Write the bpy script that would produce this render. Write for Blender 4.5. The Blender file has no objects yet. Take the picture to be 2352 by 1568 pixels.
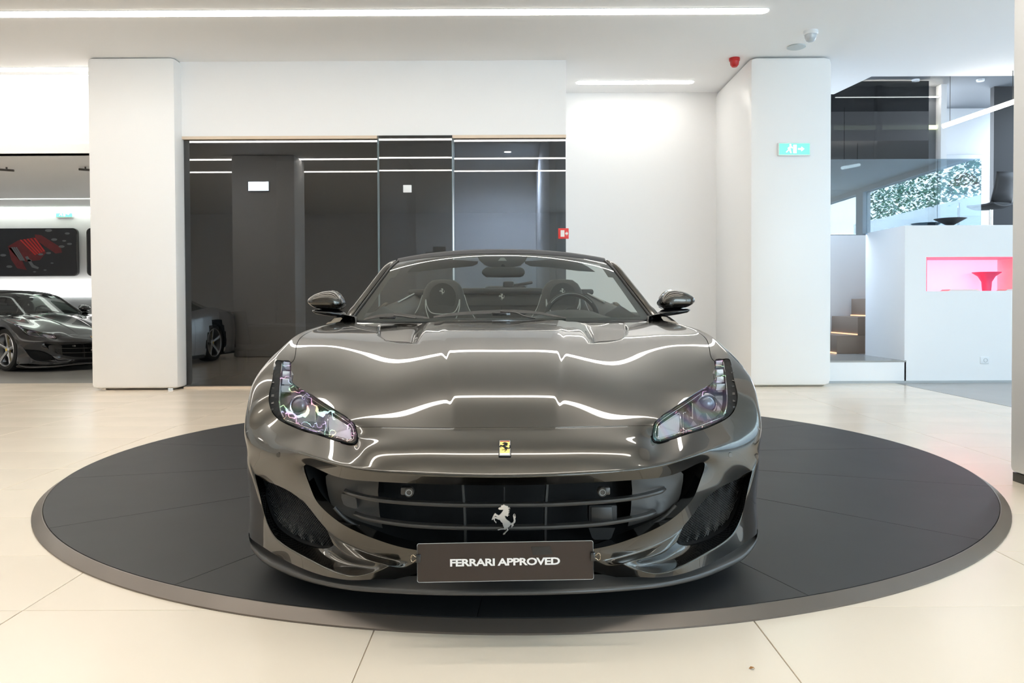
import bpy, bmesh, math, random
from mathutils import Vector, Matrix, noise
from mathutils.geometry import delaunay_2d_cdt, tessellate_polygon
from mathutils.bvhtree import BVHTree
random.seed(7)
SC = bpy.context.scene
COL = SC.collection
R = math.radians
# ---------------------------------------------------------------- camera, sky, exposure
F, HOR = 1780.0, 701.0
PITCH, ROLL, SHIFT = R(1.07), R(-0.26), 50.0
cam_d = bpy.data.cameras.new('camera'); cam = bpy.data.objects.new('camera', cam_d); COL.objects.link(cam)
cam_d.sensor_width = 36; cam_d.lens = F / 2352 * 36; cam_d.shift_y = -SHIFT / 2352
cam_d.clip_start = .05; cam_d.clip_end = 200
CM = Matrix.Translation((0, 0, 1.0)) @ Matrix.Rotation(R(90) - PITCH, 4, 'X') @ Matrix.Rotation(ROLL, 4, 'Z')
cam.matrix_world = CM
SC.camera = cam
SC.view_settings.view_transform = 'Standard'; SC.view_settings.look = 'None'
SC.view_settings.gamma = 1; SC.view_settings.use_curve_mapping = False
SC.view_settings.exposure = 0.30
SC.cycles.max_bounces = 12; SC.cycles.diffuse_bounces = 6; SC.cycles.glossy_bounces = 6
SC.cycles.transparent_max_bounces = 24; SC.cycles.transmission_bounces = 8
SC.cycles.sample_clamp_indirect = 6; SC.cycles.caustics_reflective = False; SC.cycles.caustics_refractive = False
W = bpy.data.worlds.new('sky'); SC.world = W; W.use_nodes = True
_n = W.node_tree.nodes; _l = W.node_tree.links
_bg = _n['Background']
_tc = _n.new('ShaderNodeTexCoord'); _sx = _n.new('ShaderNodeSeparateXYZ'); _cr = _n.new('ShaderNodeValToRGB')
_l.new(_tc.outputs['Generated'], _sx.inputs[0]); _l.new(_sx.outputs['Z'], _cr.inputs[0]); _l.new(_cr.outputs[0], _bg.inputs[0])
_cr.color_ramp.elements[0].color = (.80, .90, 1, 1); _cr.color_ramp.elements[1].color = (.50, .72, 1, 1)
_bg.inputs[1].default_value = 7.5
STRIP = 13.8                                   # emission of the ceiling light lines

def ray(px, py):
    """world direction through a photograph pixel"""
    d = Vector(((px - 1176) / F, -(py - (784 - SHIFT)) / F, -1.0))
    return (CM.to_3x3() @ d)
def at(px, py, Y):                             # the point on that line of sight at distance Y into the room
    d = ray(px, py); t = Y / d.y
    return Vector((0, 0, 1.0)) + d * t
# car frame: x to the picture's right, y from the nose backwards, z up from the turntable
PZ = .0385
CARM = Matrix.Translation((-.020, 2.27, PZ)) @ Matrix.Rotation(R(1.06), 4, 'Z') @ Matrix.Rotation(R(.13), 4, 'Y')
CINV = CARM.inverted()
def C(px, py, y):                              # car coordinates at depth y behind the nose
    o = CINV @ Vector((0, 0, 1.0)); d = CINV.to_3x3() @ ray(px, py)
    return o + d * ((y - o.y) / d.y)
def toward(p):
    q = CM.inverted() @ (CARM @ Vector(p))
    return (1176 + F * q.x / -q.z, 784 - SHIFT - F * q.y / -q.z)

# ---------------------------------------------------------------- materials
def nd(m, t): return m.node_tree.nodes.new(t)
def mat(name, col, rough=.5, metal=0, coat=0, emit=None, es=0, bump=0, bscale=60, var=0, vscale=3, spec=.5, alpha=1, trans=0, film=0, ior=1.45, rvar=0):
    m = bpy.data.materials.new(name); m.use_nodes = True
    b = m.node_tree.nodes['Principled BSDF']; L = m.node_tree.links
    b.inputs['Base Color'].default_value = (*col, 1); b.inputs['Roughness'].default_value = rough
    b.inputs['Metallic'].default_value = metal; b.inputs['Coat Weight'].default_value = coat
    b.inputs['Coat Roughness'].default_value = .01; b.inputs['Specular IOR Level'].default_value = spec
    b.inputs['Transmission Weight'].default_value = trans; b.inputs['IOR'].default_value = ior
    if emit: b.inputs['Emission Color'].default_value = (*emit, 1); b.inputs['Emission Strength'].default_value = es
    tc = None
    if var or rvar:
        tc = nd(m, 'ShaderNodeTexCoord'); nz = nd(m, 'ShaderNodeTexNoise'); nz.inputs['Scale'].default_value = vscale; nz.inputs['Detail'].default_value = 5
        L.new(tc.outputs['Object'], nz.inputs['Vector'])
        if var:
            mx = nd(m, 'ShaderNodeMix'); mx.data_type = 'RGBA'
            mx.inputs[6].default_value = (*[max(0, c * (1 - var)) for c in col], 1); mx.inputs[7].default_value = (*[min(1, c * (1 + var)) for c in col], 1)
            L.new(nz.outputs['Fac'], mx.inputs[0]); L.new(mx.outputs[2], b.inputs['Base Color'])
        if rvar:
            mr = nd(m, 'ShaderNodeMapRange'); mr.inputs[3].default_value = max(0, rough - rvar); mr.inputs[4].default_value = rough + rvar
            L.new(nz.outputs['Fac'], mr.inputs[0]); L.new(mr.outputs[0], b.inputs['Roughness'])
    if bump:
        tc = nd(m, 'ShaderNodeTexCoord'); nz = nd(m, 'ShaderNodeTexNoise'); nz.inputs['Scale'].default_value = bscale; nz.inputs['Detail'].default_value = 4
        bp = nd(m, 'ShaderNodeBump'); bp.inputs['Strength'].default_value = bump; bp.inputs['Distance'].default_value = .004
        L.new(tc.outputs['Object'], nz.inputs['Vector']); L.new(nz.outputs['Fac'], bp.inputs['Height']); L.new(bp.outputs[0], b.inputs['Normal'])
    return m
def clear(name, tint, refl=1.0, ior=1.5, base=0.0, film=False):
    """thin clear sheet: what passes is tinted, the rest mirrors by Fresnel"""
    m = bpy.data.materials.new(name); m.use_nodes = True
    for n in list(m.node_tree.nodes):
        if n.type != 'OUTPUT_MATERIAL': m.node_tree.nodes.remove(n)
    out = [n for n in m.node_tree.nodes][0]; L = m.node_tree.links
    tr = nd(m, 'ShaderNodeBsdfTransparent'); tr.inputs[0].default_value = (*tint, 1)
    gl = nd(m, 'ShaderNodeBsdfGlossy'); gl.inputs['Roughness'].default_value = .0
    fr = nd(m, 'ShaderNodeFresnel'); fr.inputs[0].default_value = ior
    ge = nd(m, 'ShaderNodeNewGeometry'); mi_ = nd(m, 'ShaderNodeMapRange'); mi_.inputs[3].default_value = ior; mi_.inputs[4].default_value = 1 / ior   # same mirror from either side of the sheet
    L.new(ge.outputs['Backfacing'], mi_.inputs[0]); L.new(mi_.outputs[0], fr.inputs[0])
    ma = nd(m, 'ShaderNodeMath'); ma.operation = 'MULTIPLY_ADD'; ma.inputs[1].default_value = refl; ma.inputs[2].default_value = base
    mx = nd(m, 'ShaderNodeMixShader')
    L.new(fr.outputs[0], ma.inputs[0]); L.new(ma.outputs[0], mx.inputs[0]); L.new(tr.outputs[0], mx.inputs[1]); L.new(gl.outputs[0], mx.inputs[2])
    if film:                                   # stress colours of the moulded lens
        tc = nd(m, 'ShaderNodeTexCoord'); nz = nd(m, 'ShaderNodeTexNoise'); nz.inputs['Scale'].default_value = 7; nz.inputs['Detail'].default_value = 0
        wv = nd(m, 'ShaderNodeMath'); wv.operation = 'MULTIPLY'; wv.inputs[1].default_value = 3.2
        hs = nd(m, 'ShaderNodeCombineColor'); hs.mode = 'HSV'; hs.inputs[1].default_value = .45; hs.inputs[2].default_value = .62
        fc = nd(m, 'ShaderNodeMath'); fc.operation = 'FRACT'
        L.new(tc.outputs['Object'], nz.inputs['Vector']); L.new(nz.outputs['Fac'], wv.inputs[0]); L.new(wv.outputs[0], fc.inputs[0]); L.new(fc.outputs[0], hs.inputs[0])
        L.new(hs.outputs[0], gl.inputs[0])
    L.new(mx.outputs[0], out.inputs[0])
    return m
def emit(name, col, s):
    m = bpy.data.materials.new(name); m.use_nodes = True; b = m.node_tree.nodes['Principled BSDF']
    b.inputs['Base Color'].default_value = (*col, 1); b.inputs['Emission Color'].default_value = (*col, 1); b.inputs['Emission Strength'].default_value = s
    return m
M = {}
M['white'] = mat('white_plaster', (.86, .86, .865), .75, bump=.03, bscale=40)
M['ceil'] = mat('ceiling_plaster', (.90, .90, .905), .8)
M['pillar'] = mat('pillar_paint', (.87, .865, .86), .35, bump=.02, bscale=20)
M['grey_wall'] = mat('grey_wall', (.42, .44, .45), .6)
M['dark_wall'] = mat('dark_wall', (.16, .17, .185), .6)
M['charcoal'] = mat('charcoal', (.03, .03, .032), .5)
M['grout'] = mat('grout', (.52, .44, .34), .9)
M['tile'] = mat('beige_tile', (.80, .70, .575), .22, var=.035, vscale=1.1, rvar=.06)
M['grey_floor'] = mat('grey_resin_floor', (.33, .32, .30), .25, var=.05)
M['strip'] = emit('light_line', (1, .95, .87), STRIP)
M['cove'] = emit('cove_light', (.93, 1, .93), 2.2)
M['turn'] = mat('turntable_board', (.027, .027, .028), .50, var=.12, vscale=1.5, rvar=.06, spec=.35)
M['turnrim'] = mat('turntable_rim', (.17, .145, .125), .34, metal=.7, var=.15)
M['paint'] = mat('grey_metallic_paint', (.062, .057, .049), .22, metal=1, coat=1)
M['paint'].node_tree.nodes['Principled BSDF'].inputs['Coat IOR'].default_value = 1.5
M['paint_black'] = mat('black_paint', (.008, .008, .010), .25, coat=1)
M['paint_silver'] = mat('silver_paint', (.42, .43, .45), .3, metal=.9, coat=1)
M['plastic'] = mat('satin_black_plastic', (.022, .021, .020), .38)
M['plastic2'] = mat('dark_trim_plastic', (.055, .05, .045), .32)
M['matte'] = mat('matte_black', (.006, .006, .006), .8)
M['gloss'] = mat('gloss_black', (.006, .006, .007), .06, coat=.5)
M['rubber'] = mat('tyre_rubber', (.02, .019, .018), .7, bump=.2, bscale=90)
M['alloy'] = mat('silver_alloy', (.62, .62, .63), .28, metal=1)
M['chrome'] = mat('chrome', (.85, .84, .82), .08, metal=1)
M['satin'] = mat('satin_silver', (.72, .67, .62), .32, metal=.7)
M['yellow'] = mat('yellow_enamel', (.90, .62, .05), .3, coat=.6)
M['shield'] = mat('shield_yellow', (.95, .72, .20), .25, coat=.8)
M['red'] = mat('red_enamel', (.50, .02, .02), .35)
M['leather'] = mat('dark_leather', (.028, .029, .028), .48, bump=.25, bscale=140)
M['piping'] = mat('grey_piping', (.45, .46, .45), .45)
M['silver_thread'] = mat('silver_thread', (.6, .6, .57), .45)
M['glass'] = clear('windscreen_glass', (.60, .66, .63), 1.5)
M['lamp_glass'] = clear('lamp_lens', (.90, .91, .93), 1.9, film=False)
M['lamp_tint'] = clear('lamp_lens_stress_colours', (.88, .88, .91), 1.0, base=.07, film=True)
M['mirror'] = mat('mirror_glass', (.8, .8, .8), .02, metal=1)
M['shopglass'] = clear('tinted_shop_glass', (.36, .39, .43), 1.7, base=.03)
M['shopglass_dark'] = clear('dark_shop_glass', (.20, .215, .225), 1.7, base=.03)
M['balglass'] = clear('balustrade_glass', (.55, .66, .74), 2.4, base=.10)
M['green_sign'] = emit('green_sign', (.10, .75, .30), 1.6)
M['sign_white'] = emit('sign_white', (.95, 1, .95), 3.0)
M['red_sign'] = mat('red_sign', (.72, .05, .045), .4)
M['brown_step'] = mat('brown_step', (.27, .20, .155), .5)
M['pink'] = emit('pink_niche', (1, .42, .58), .95)
M['pinkred'] = emit('red_niche_edge', (.95, .10, .16), .9)
M['oak'] = mat('pale_oak_trim', (.74, .60, .47), .5)
M['signplate'] = mat('dark_brown_plate', (.034, .022, .017), .16)
M['print_white'] = mat('printed_white', (.80, .76, .74), .4)
M['white_plastic'] = mat('white_plastic', (.8, .82, .84), .35)
M['lens_blue'] = mat('dark_lens', (.02, .025, .03), .08)
M['leafdark'] = mat('leaf_dark', (.03, .11, .05), .45)
M['leaf'] = mat('leaf_green', (.10, .30, .16), .4)

# ---------------------------------------------------------------- mesh helpers
def tag(o, label=None, cat=None, group=None, kind=None):
    if label: o['label'] = label
    if cat: o['category'] = cat
    if group: o['group'] = group
    if kind: o['kind'] = kind
    return o
def mk(name, vs, fs, m, parent=None, smooth=False, label=None, auto=None, mats=None, mi=None):
    me = bpy.data.meshes.new(name); me.from_pydata([tuple(v) for v in vs], [], fs); me.update()
    for mm in (mats or [m]): me.materials.append(mm)
    if mi: me.polygons.foreach_set('material_index', mi)
    if smooth:
        me.polygons.foreach_set('use_smooth', [True] * len(me.polygons))
        if auto: 
            try: me.set_sharp_from_angle(angle=R(auto))
            except Exception: pass
    o = bpy.data.objects.new(name, me); COL.objects.link(o)
    if parent: o.parent = parent
    if label: o['label'] = label
    return o
def mkbm(name, bm, m, parent=None, smooth=False, label=None, auto=None):
    me = bpy.data.meshes.new(name); bmesh.ops.recalc_face_normals(bm, faces=bm.faces); bm.to_mesh(me); bm.free(); me.materials.append(m)
    if smooth:
        me.polygons.foreach_set('use_smooth', [True] * len(me.polygons))
        if auto: me.set_sharp_from_angle(angle=R(auto))
    o = bpy.data.objects.new(name, me); COL.objects.link(o)
    if parent: o.parent = parent
    if label: o['label'] = label
    return o
def empty(name, loc=(0, 0, 0), rz=0, mtx=None):
    o = bpy.data.objects.new(name, None); COL.objects.link(o); o.empty_display_size = .1
    if mtx is not None: o.matrix_world = mtx
    else: o.location = loc; o.rotation_euler = (0, 0, rz)
    return o
def boxbm(x0, x1, y0, y1, z0, z1, bev=0, seg=2, bm=None, mtx=None):
    b = bm or bmesh.new()
    r = bmesh.ops.create_cube(b, size=1)
    vs = r['verts']
    for v in vs: v.co = Vector(((x0 + x1) / 2 + v.co.x * (x1 - x0), (y0 + y1) / 2 + v.co.y * (y1 - y0), (z0 + z1) / 2 + v.co.z * (z1 - z0)))
    if mtx is not None:
        for v in vs: v.co = mtx @ v.co
    if bev:
        es = list({e for v in vs for e in v.link_edges})
        bmesh.ops.bevel(b, geom=es, offset=bev, segments=seg, affect='EDGES', profile=.5)
    return b
def box(name, x0, x1, y0, y1, z0, z1, m, parent=None, bev=0, label=None, seg=2):
    return mkbm(name, boxbm(x0, x1, y0, y1, z0, z1, bev, seg), m, parent, smooth=bev > 0, auto=40 if bev > 0 else None, label=label)
def spl(pts, n):
    """Catmull-Rom through pts, n samples per span"""
    P = [Vector(p) for p in pts]; P = [P[0] * 2 - P[1]] + P + [P[-1] * 2 - P[-2]]; out = []
    for i in range(1, len(P) - 2):
        a, b, c, d = P[i - 1:i + 3]
        for k in range(n):
            t = k / n
            out.append(.5 * ((2 * b) + (c - a) * t + (2 * a - 5 * b + 4 * c - d) * t * t + (3 * b - a - 3 * c + d) * t ** 3))
    out.append(P[-2]); return out
def splc(pts, n):
    P = [Vector(p) for p in pts]; N = len(P); out = []
    for i in range(N):
        a, b, c, d = P[i - 1], P[i], P[(i + 1) % N], P[(i + 2) % N]
        for k in range(n):
            t = k / n
            out.append(.5 * ((2 * b) + (c - a) * t + (2 * a - 5 * b + 4 * c - d) * t * t + (3 * b - a - 3 * c + d) * t ** 3))
    return out
def tubegeo(path, r, n=8, closed=False, flat=1.0, up=Vector((0, 0, 1)), V=None, Fc=None, cap=True):
    V = V if V is not None else []; Fc = Fc if Fc is not None else []
    base = len(V); N = len(path); rr = r if hasattr(r, '__len__') else [r] * N
    for i, p in enumerate(path):
        p = Vector(p); a = Vector(path[i - 1] if (i or closed) else path[i]); b = Vector(path[(i + 1) % N] if (i < N - 1 or closed) else path[i])
        t = (b - a).normalized(); s = t.cross(up)
        if s.length < 1e-4: s = t.cross(Vector((1, 0, 0)))
        s.normalize(); u = s.cross(t).normalized()
        for k in range(n):
            an = 2 * math.pi * k / n
            V.append(p + s * math.cos(an) * rr[i] + u * math.sin(an) * rr[i] * flat)
    for i in range(N if closed else N - 1):
        j = (i + 1) % N
        for k in range(n):
            k2 = (k + 1) % n
            Fc.append((base + i * n + k, base + i * n + k2, base + j * n + k2, base + j * n + k))
    if cap and not closed:
        Fc.append(tuple(base + k for k in range(n))[::-1]); Fc.append(tuple(base + (N - 1) * n + k for k in range(n)))
    return V, Fc
def tube(name, path, r, m, parent=None, n=8, closed=False, flat=1.0, up=Vector((0, 0, 1)), label=None):
    V, Fc = tubegeo(path, r, n, closed, flat, up)
    return mk(name, V, Fc, m, parent, smooth=True, auto=50, label=label)
def lathe(name, prof, m, parent=None, n=32, axis='Z', loc=(0, 0, 0), label=None, smooth=True, auto=35, closed=False, mtx=None):
    V, Fc = [], []
    for (r, h) in prof:
        for k in range(n):
            a = 2 * math.pi * k / n; c, s = r * math.cos(a), r * math.sin(a)
            v = Vector((c, s, h) if axis == 'Z' else ((c, h, s) if axis == 'Y' else (h, c, s))) + Vector(loc)
            V.append(mtx @ v if mtx else v)
    P = len(prof)
    for i in range(P if closed else P - 1):
        j = (i + 1) % P
        for k in range(n):
            k2 = (k + 1) % n
            Fc.append((i * n + k, i * n + k2, j * n + k2, j * n + k))
    bm = bmesh.new(); me = bpy.data.meshes.new('t'); me.from_pydata([tuple(v) for v in V], [], Fc); bm.from_mesh(me); bpy.data.meshes.remove(me)
    bmesh.ops.remove_doubles(bm, verts=bm.verts, dist=1e-5)
    return mkbm(name, bm, m, parent, smooth, label, auto)
def loft(name, rows, m, parent=None, closed=False, smooth=True, auto=None, label=None, thick=0):
    V, Fc = [], []; n = len(rows[0])
    for r in rows: V += [Vector(p) for p in r]
    for i in range(len(rows) - 1):
        for k in range(n if closed else n - 1):
            k2 = (k + 1) % n
            Fc.append((i * n + k, i * n + k2, (i + 1) * n + k2, (i + 1) * n + k))
    o = mk(name, V, Fc, m, parent, smooth, label, auto)
    if thick:
        md = o.modifiers.new('s', 'SOLIDIFY'); md.thickness = thick; md.offset = 0
    return o
def inpoly(x, y, P):
    c = False; j = len(P) - 1
    for i in range(len(P)):
        xi, yi = P[i]; xj, yj = P[j]
        if (yi > y) != (yj > y) and x < (xj - xi) * (y - yi) / (yj - yi) + xi: c = not c
        j = i
    return c
def polyprism(poly, depth, bev=0, bm=None, mtx=None):
    """flat outline (x,z) thickened along y from 0 (front) to depth; triangulated"""
    b = bm or bmesh.new()
    tr = tessellate_polygon([[Vector((p[0], p[1], 0)) for p in poly]])
    f = [b.verts.new((p[0], 0, p[1])) for p in poly]; g = [b.verts.new((p[0], depth, p[1])) for p in poly]
    n = len(poly)
    for t in tr:
        try: b.faces.new([f[i] for i in t]); b.faces.new([g[i] for i in reversed(t)])
        except ValueError: pass
    for i in range(n):
        j = (i + 1) % n
        b.faces.new((f[j], f[i], g[i], g[j]))
    if mtx is not None:
        for v in f + g: v.co = mtx @ v.co
    return b
def patch(loop, step=.012, push=0.0, dome=0.0):
    """surface spanning a closed 3-D loop seen along y: returns verts, faces, loop count.
    depth is spread from the rim by smooth weights; dome lifts the middle towards -y"""
    P2 = [(p.x, p.z) for p in loop]; n = len(loop)
    xs = [p[0] for p in P2]; zs = [p[1] for p in P2]; pts = [Vector(p) for p in P2]
    x = min(xs)
    while x < max(xs):
        z = min(zs)
        while z < max(zs):
            if inpoly(x, z, P2) and min((x - a) ** 2 + (z - b) ** 2 for a, b in P2) > (step * .6) ** 2: pts.append(Vector((x, z)))
            z += step
        x += step
    res = delaunay_2d_cdt(pts, [(i, (i + 1) % n) for i in range(n)], [list(range(n))], 1, 1e-6)
    Y = []; fixed = []
    for v in res[0]:
        w = 0; s = 0; dm = 9
        for p in loop:
            d = math.hypot(v.x - p.x, v.y - p.z)
            if d < dm: dm = d; yn = p.y
            ww = 1 / (d + 1e-5) ** 2.0; w += ww; s += ww * p.y
        fixed.append(dm < 1e-4); Y.append(yn if dm < 1e-4 else s / w)
    nb = [set() for _ in Y]
    for f in res[2]:
        for a, b in zip(f, f[1:] + f[:1]): nb[a].add(b); nb[b].add(a)
    k = dome * step * step * 60
    for it in range(90):                      # stretch it like a soap film between the rims, blown up by dome
        for i in range(len(Y)):
            if not fixed[i] and nb[i]: Y[i] = sum(Y[j] for j in nb[i]) / len(nb[i]) - k
    return [Vector((v.x, y + push, v.y)) for v, y in zip(res[0], Y)], [tuple(f) for f in res[2]]
# ================================================================ THE CAR
# control cage of the front body, left half of the picture (x<0) ; mirrored below
def D(x, y, z): return Vector((-abs(x), y, z))
def T(px, py, y):
    v = C(px, py, y); return v
G = {}
def pt(n, v, cen=False):
    v = Vector(v)
    if cen: v.x = 0
    G[n] = v
def Tc(py, y): return T(toward((0, y, .5))[0], py, y)
pt('b00', D(0, 1.40, .888), 1); pt('b01', D(.30, 1.42, .884)); pt('b02', D(.57, 1.50, .876)); pt('b03', D(.70, 1.57, .878)); pt('b04', T(797, 737, 1.64))
pt('b10', D(0, 1.12, .847), 1); pt('b11', D(.28, 1.12, .843)); pt('b12', D(.54, 1.14, .820)); pt('b13', D(.72, 1.18, .836)); pt('b14', T(712, 761, 1.22))
pt('b20', D(0, .85, .790), 1); pt('b21', D(.26, .85, .785)); pt('b22', D(.50, .87, .757)); pt('b23', D(.70, .91, .773)); pt('b24', T(680, 792, .97))
pt('b30', D(0, .58, .714), 1); pt('b31', D(.24, .58, .709)); pt('b32', D(.46, .61, .687)); pt('b33', D(.655, .66, .694)); pt('b34', T(668, 832, .77))
pt('b40', D(0, .38, .642), 1); pt('b41', D(.20, .385, .639)); pt('b42', D(.39, .42, .631))
pt('h1', T(669, 874, .63)); pt('h2', T(703, 899, .535)); pt('h3', T(739, 922, .47)); pt('h4', T(774, 944, .405)); pt('h5', T(801, 961, .345)); pt('h6', T(817, 981, .30))
pt('s0', Tc(983, .22), 1); pt('s1', T(1040, 983, .225)); pt('s2', T(930, 982, .25))
pt('g1', T(822, 1008, .265)); pt('g2', T(803, 1021, .265)); pt('g4', T(739, 1002, .325)); pt('g5', T(703, 992, .37)); pt('g6', T(667, 978, .42)); pt('g7', T(638, 962, .47))
pt('g8', T(622, 940, .51)); pt('g9', T(617, 914, .545)); pt('g10', T(621, 890, .585)); pt('g11', T(627, 860, .65)); pt('g12', T(633, 829, .75)); pt('g13', T(650, 828, .765))
pt('m0', Tc(1038, .105), 1); pt('m1', T(1040, 1037, .11)); pt('m2', T(930, 1034, .135)); pt('m3', T(846, 1028, .185))
pt('k0', Tc(1094, .03), 1); pt('k1', T(1040, 1092, .035)); pt('k2', T(930, 1087, .062)); pt('k3', T(846, 1079, .102)); pt('k4', T(792, 1069, .145)); pt('k5', T(736, 1055, .21)); pt('k6', T(675, 1033, .305)); pt('k7', T(628, 1012, .395))
pt('f1', T(566, 990, .50)); pt('f2', T(571, 930, .565)); pt('f3', T(582, 885, .64)); pt('f4', T(604, 843, .745)); pt('f5', T(648, 797, .93)); pt('f6', T(700, 764, 1.19)); pt('f7', T(775, 741, 1.62))
pt('a9', D(.93, 1.30, .15)); pt('a8', D(.945, 1.33, .33)); pt('a7', D(.952, 1.29, .49)); pt('a6', D(.955, 1.18, .63)); pt('a5', D(.957, 1.03, .695)); pt('a4', D(.957, .86, .695)); pt('a3', D(.953, .71, .635)); pt('a2', D(.945, .605, .52)); pt('aa2', D(.918, .58, .42)); pt('aa1', D(.908, .575, .30)); pt('aa0', D(.90, .61, .15))
pt('d1', D(.945, 1.62, .80)); pt('d1b', D(.962, 1.62, .66)); pt('d2', D(.960, 1.62, .50)); pt('d2b', D(.95, 1.62, .33)); pt('d3', D(.93, 1.62, .15)); pt('p1', D(.945, 1.22, .775))
pt('u1', T(764, 1092, .20)); pt('u2', T(843, 1104, .125)); pt('u3', T(930, 1109, .085)); pt('u4', T(1040, 1113, .062)); pt('u5', Tc(1114, .057), 1)
pt('o0', T(701, 1066, .285)); pt('l1', T(708, 1106, .262)); pt('l2', T(722, 1142, .24)); pt('l3', T(742, 1168, .215)); pt('l4', T(778, 1198, .182)); pt('l5', T(820, 1221, .15)); pt('l6', T(877, 1243, .122)); pt('l7', T(950, 1262, .10)); pt('l8', T(1050, 1270, .092)); pt('l9', Tc(1272, .09), 1)
pt('n0', T(655, 1066, .33)); pt('n1', T(612, 1046, .40))
pt('e1', T(568, 1050, .505)); pt('e2', T(571, 1110, .53)); pt('e3', T(573, 1175, .54)); pt('e4', T(572, 1228, .535))
pt('c1', T(574, 1067, .48)); pt('c2', T(589, 1130, .445)); pt('c3', T(602, 1190, .41)); pt('c4', T(605, 1256, .385))
pt('i1', T(586, 1089, .465)); pt('i2', T(598, 1140, .425)); pt('i3', T(608, 1182, .395)); pt('i4', T(630, 1230, .345)); pt('i5', T(668, 1261, .275)); pt('i6', T(712, 1285, .21)); pt('i7', T(762, 1309, .145)); pt('i8', T(812, 1323, .098)); pt('i9', T(862, 1312, .078)); pt('i10', T(893, 1300, .072))
pt('j5', T(647, 1282, .315)); pt('j6', T(700, 1307, .225)); pt('j7', T(757, 1325, .150)); pt('j8', T(812, 1332, .108)); pt('j9', T(862, 1330, .095)); pt('j10', T(957, 1330, .150)); pt('j11', T(1050, 1331, .155)); pt('j12', Tc(1331, .155), 1)
pt('t1', T(606, 1102, .445)); pt('t2', T(652, 1121, .365)); pt('t3', T(697, 1152, .295)); pt('t4', T(725, 1185, .25)); pt('t5', T(750, 1215, .222)); pt('q6', T(778, 1238, .190)); pt('q7', T(820, 1260, .155)); pt('q8', T(885, 1281, .122)); pt('q9', T(957, 1290, .105)); pt('q10', T(1050, 1293, .10)); pt('q11', Tc(1294, .10), 1)
pt('t6', T(766, 1250, .195)); pt('t7', T(799, 1274, .148)); pt('t8', T(842, 1287, .105)); pt('t9', T(874, 1293, .082))
pt('w1', T(607, 1112, .50)); pt('w2', T(610, 1142, .49)); pt('w3', T(621, 1179, .46)); pt('w4', T(636, 1208, .43)); pt('w5', T(661, 1230, .385)); pt('w6', T(697, 1249, .325)); pt('w7', T(735, 1259, .27)); pt('w8', T(758, 1257, .225))
pt('v1', T(793, 1290, .180)); pt('v2', T(842, 1302, .122)); pt('r2', T(957, 1309, .122)); pt('r3', T(1050, 1312, .118)); pt('r4', Tc(1313, .118), 1)
CAGE = []
def fc(panel, s):
    for f in s.split(';'):
        f = f.split()
        if f: CAGE.append((panel, f))
fc('bonnet', 'b00 b01 b11 b10;b01 b02 b12 b11;b02 b03 b13 b12;b03 b04 b14 b13;b10 b11 b21 b20;b11 b12 b22 b21;b12 b13 b23 b22;b13 b14 b24 b23;'
   'b20 b21 b31 b30;b21 b22 b32 b31;b22 b23 b33 b32;b23 b24 b34 b33;b33 b34 h1 h2;b32 b33 h2 h3;b30 b31 b41 b40;b31 b32 b42 b41;b32 h3 h4 b42;b40 b41 s1 s0;b41 b42 s2 s1;b42 h4 h5 h6 s2')
fc('fender', 'b34 b24 f5 g12 g13;g12 f5 f4 g11;g11 f4 f3 g10;g10 f3 f2 g9;g9 f2 f1 g8;b24 b14 f6 f5;b14 b04 f7 f6;f1 f2 a3 a2;f2 f3 f4 a3;f4 f5 a4 a3;f5 f6 p1 a5 a4;f6 f7 d1 p1;'
   'p1 d1 d1b a6 a5;a6 d1b d2 a7;a7 d2 d2b a8;a8 d2b d3 a9')
fc('bumper', 's0 s1 m1 m0;s1 s2 m2 m1;s2 h6 g1 m3 m2;m0 m1 k1 k0;m1 m2 k2 k1;m2 m3 k3 k2;m3 g1 g2 k4 k3;g2 g4 k5 k4;g4 g5 k6 k5;g5 g6 k7 k6;g6 g7 k7;g7 g8 f1 k7;'
   'k0 k1 u4 u5;k1 k2 u3 u4;k2 k3 u2 u3;k3 k4 u1 u2;k4 k5 o0 u1;k5 k6 n0 o0;o0 n0 t2 l1;l1 t2 t3 l2;l2 t3 t4 l3;l3 t4 t5 l4;l4 t5 q6 l5;l5 q6 q7 l6;l6 q7 q8 l7;l7 q8 q9 l8x;'
   'k6 k7 n1 n0;k7 f1 e1 n1;n1 e1 c1 i1;n0 n1 i1 t1;n0 t1 t2;t5 t6 t7 q6;q6 t7 t8 q7;q7 t8 t9 q8;t9 i10 r2 q9 q8;f1 a2 aa2 e1;e1 aa2 aa1 e2;e2 aa1 aa0 e3;e3 aa0 e4;'
   'e1 c1 c2 e2x;c1 i1 i2 c2;c2 i2 i3 c3;c3 i3 i4 c4;c4 i4 i5 j5;j5 i5 i6 j6;j6 i6 i7 j7;j7 i7 i8 j8;i8 i9 j9 j8;i9 i10 r2 j10 j9;r2 r3 j11 j10;r3 r4 j12 j11;q9 q10 r3 r2;q10 q11 r4 r3;'
   'i1 i2 w2 w1;i2 i3 w3 w2;i3 i4 w4 w3;i4 i5 w5 w4;i5 i6 w6 w5;i6 i7 w7 w6;w7 w8 v1 i7;i7 v1 v2 i8;w8 t6 t7 v1;t7 t8 v2 v1;t8 t9 i9 v2;v2 i9 i8;t9 i10 i9')
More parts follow.
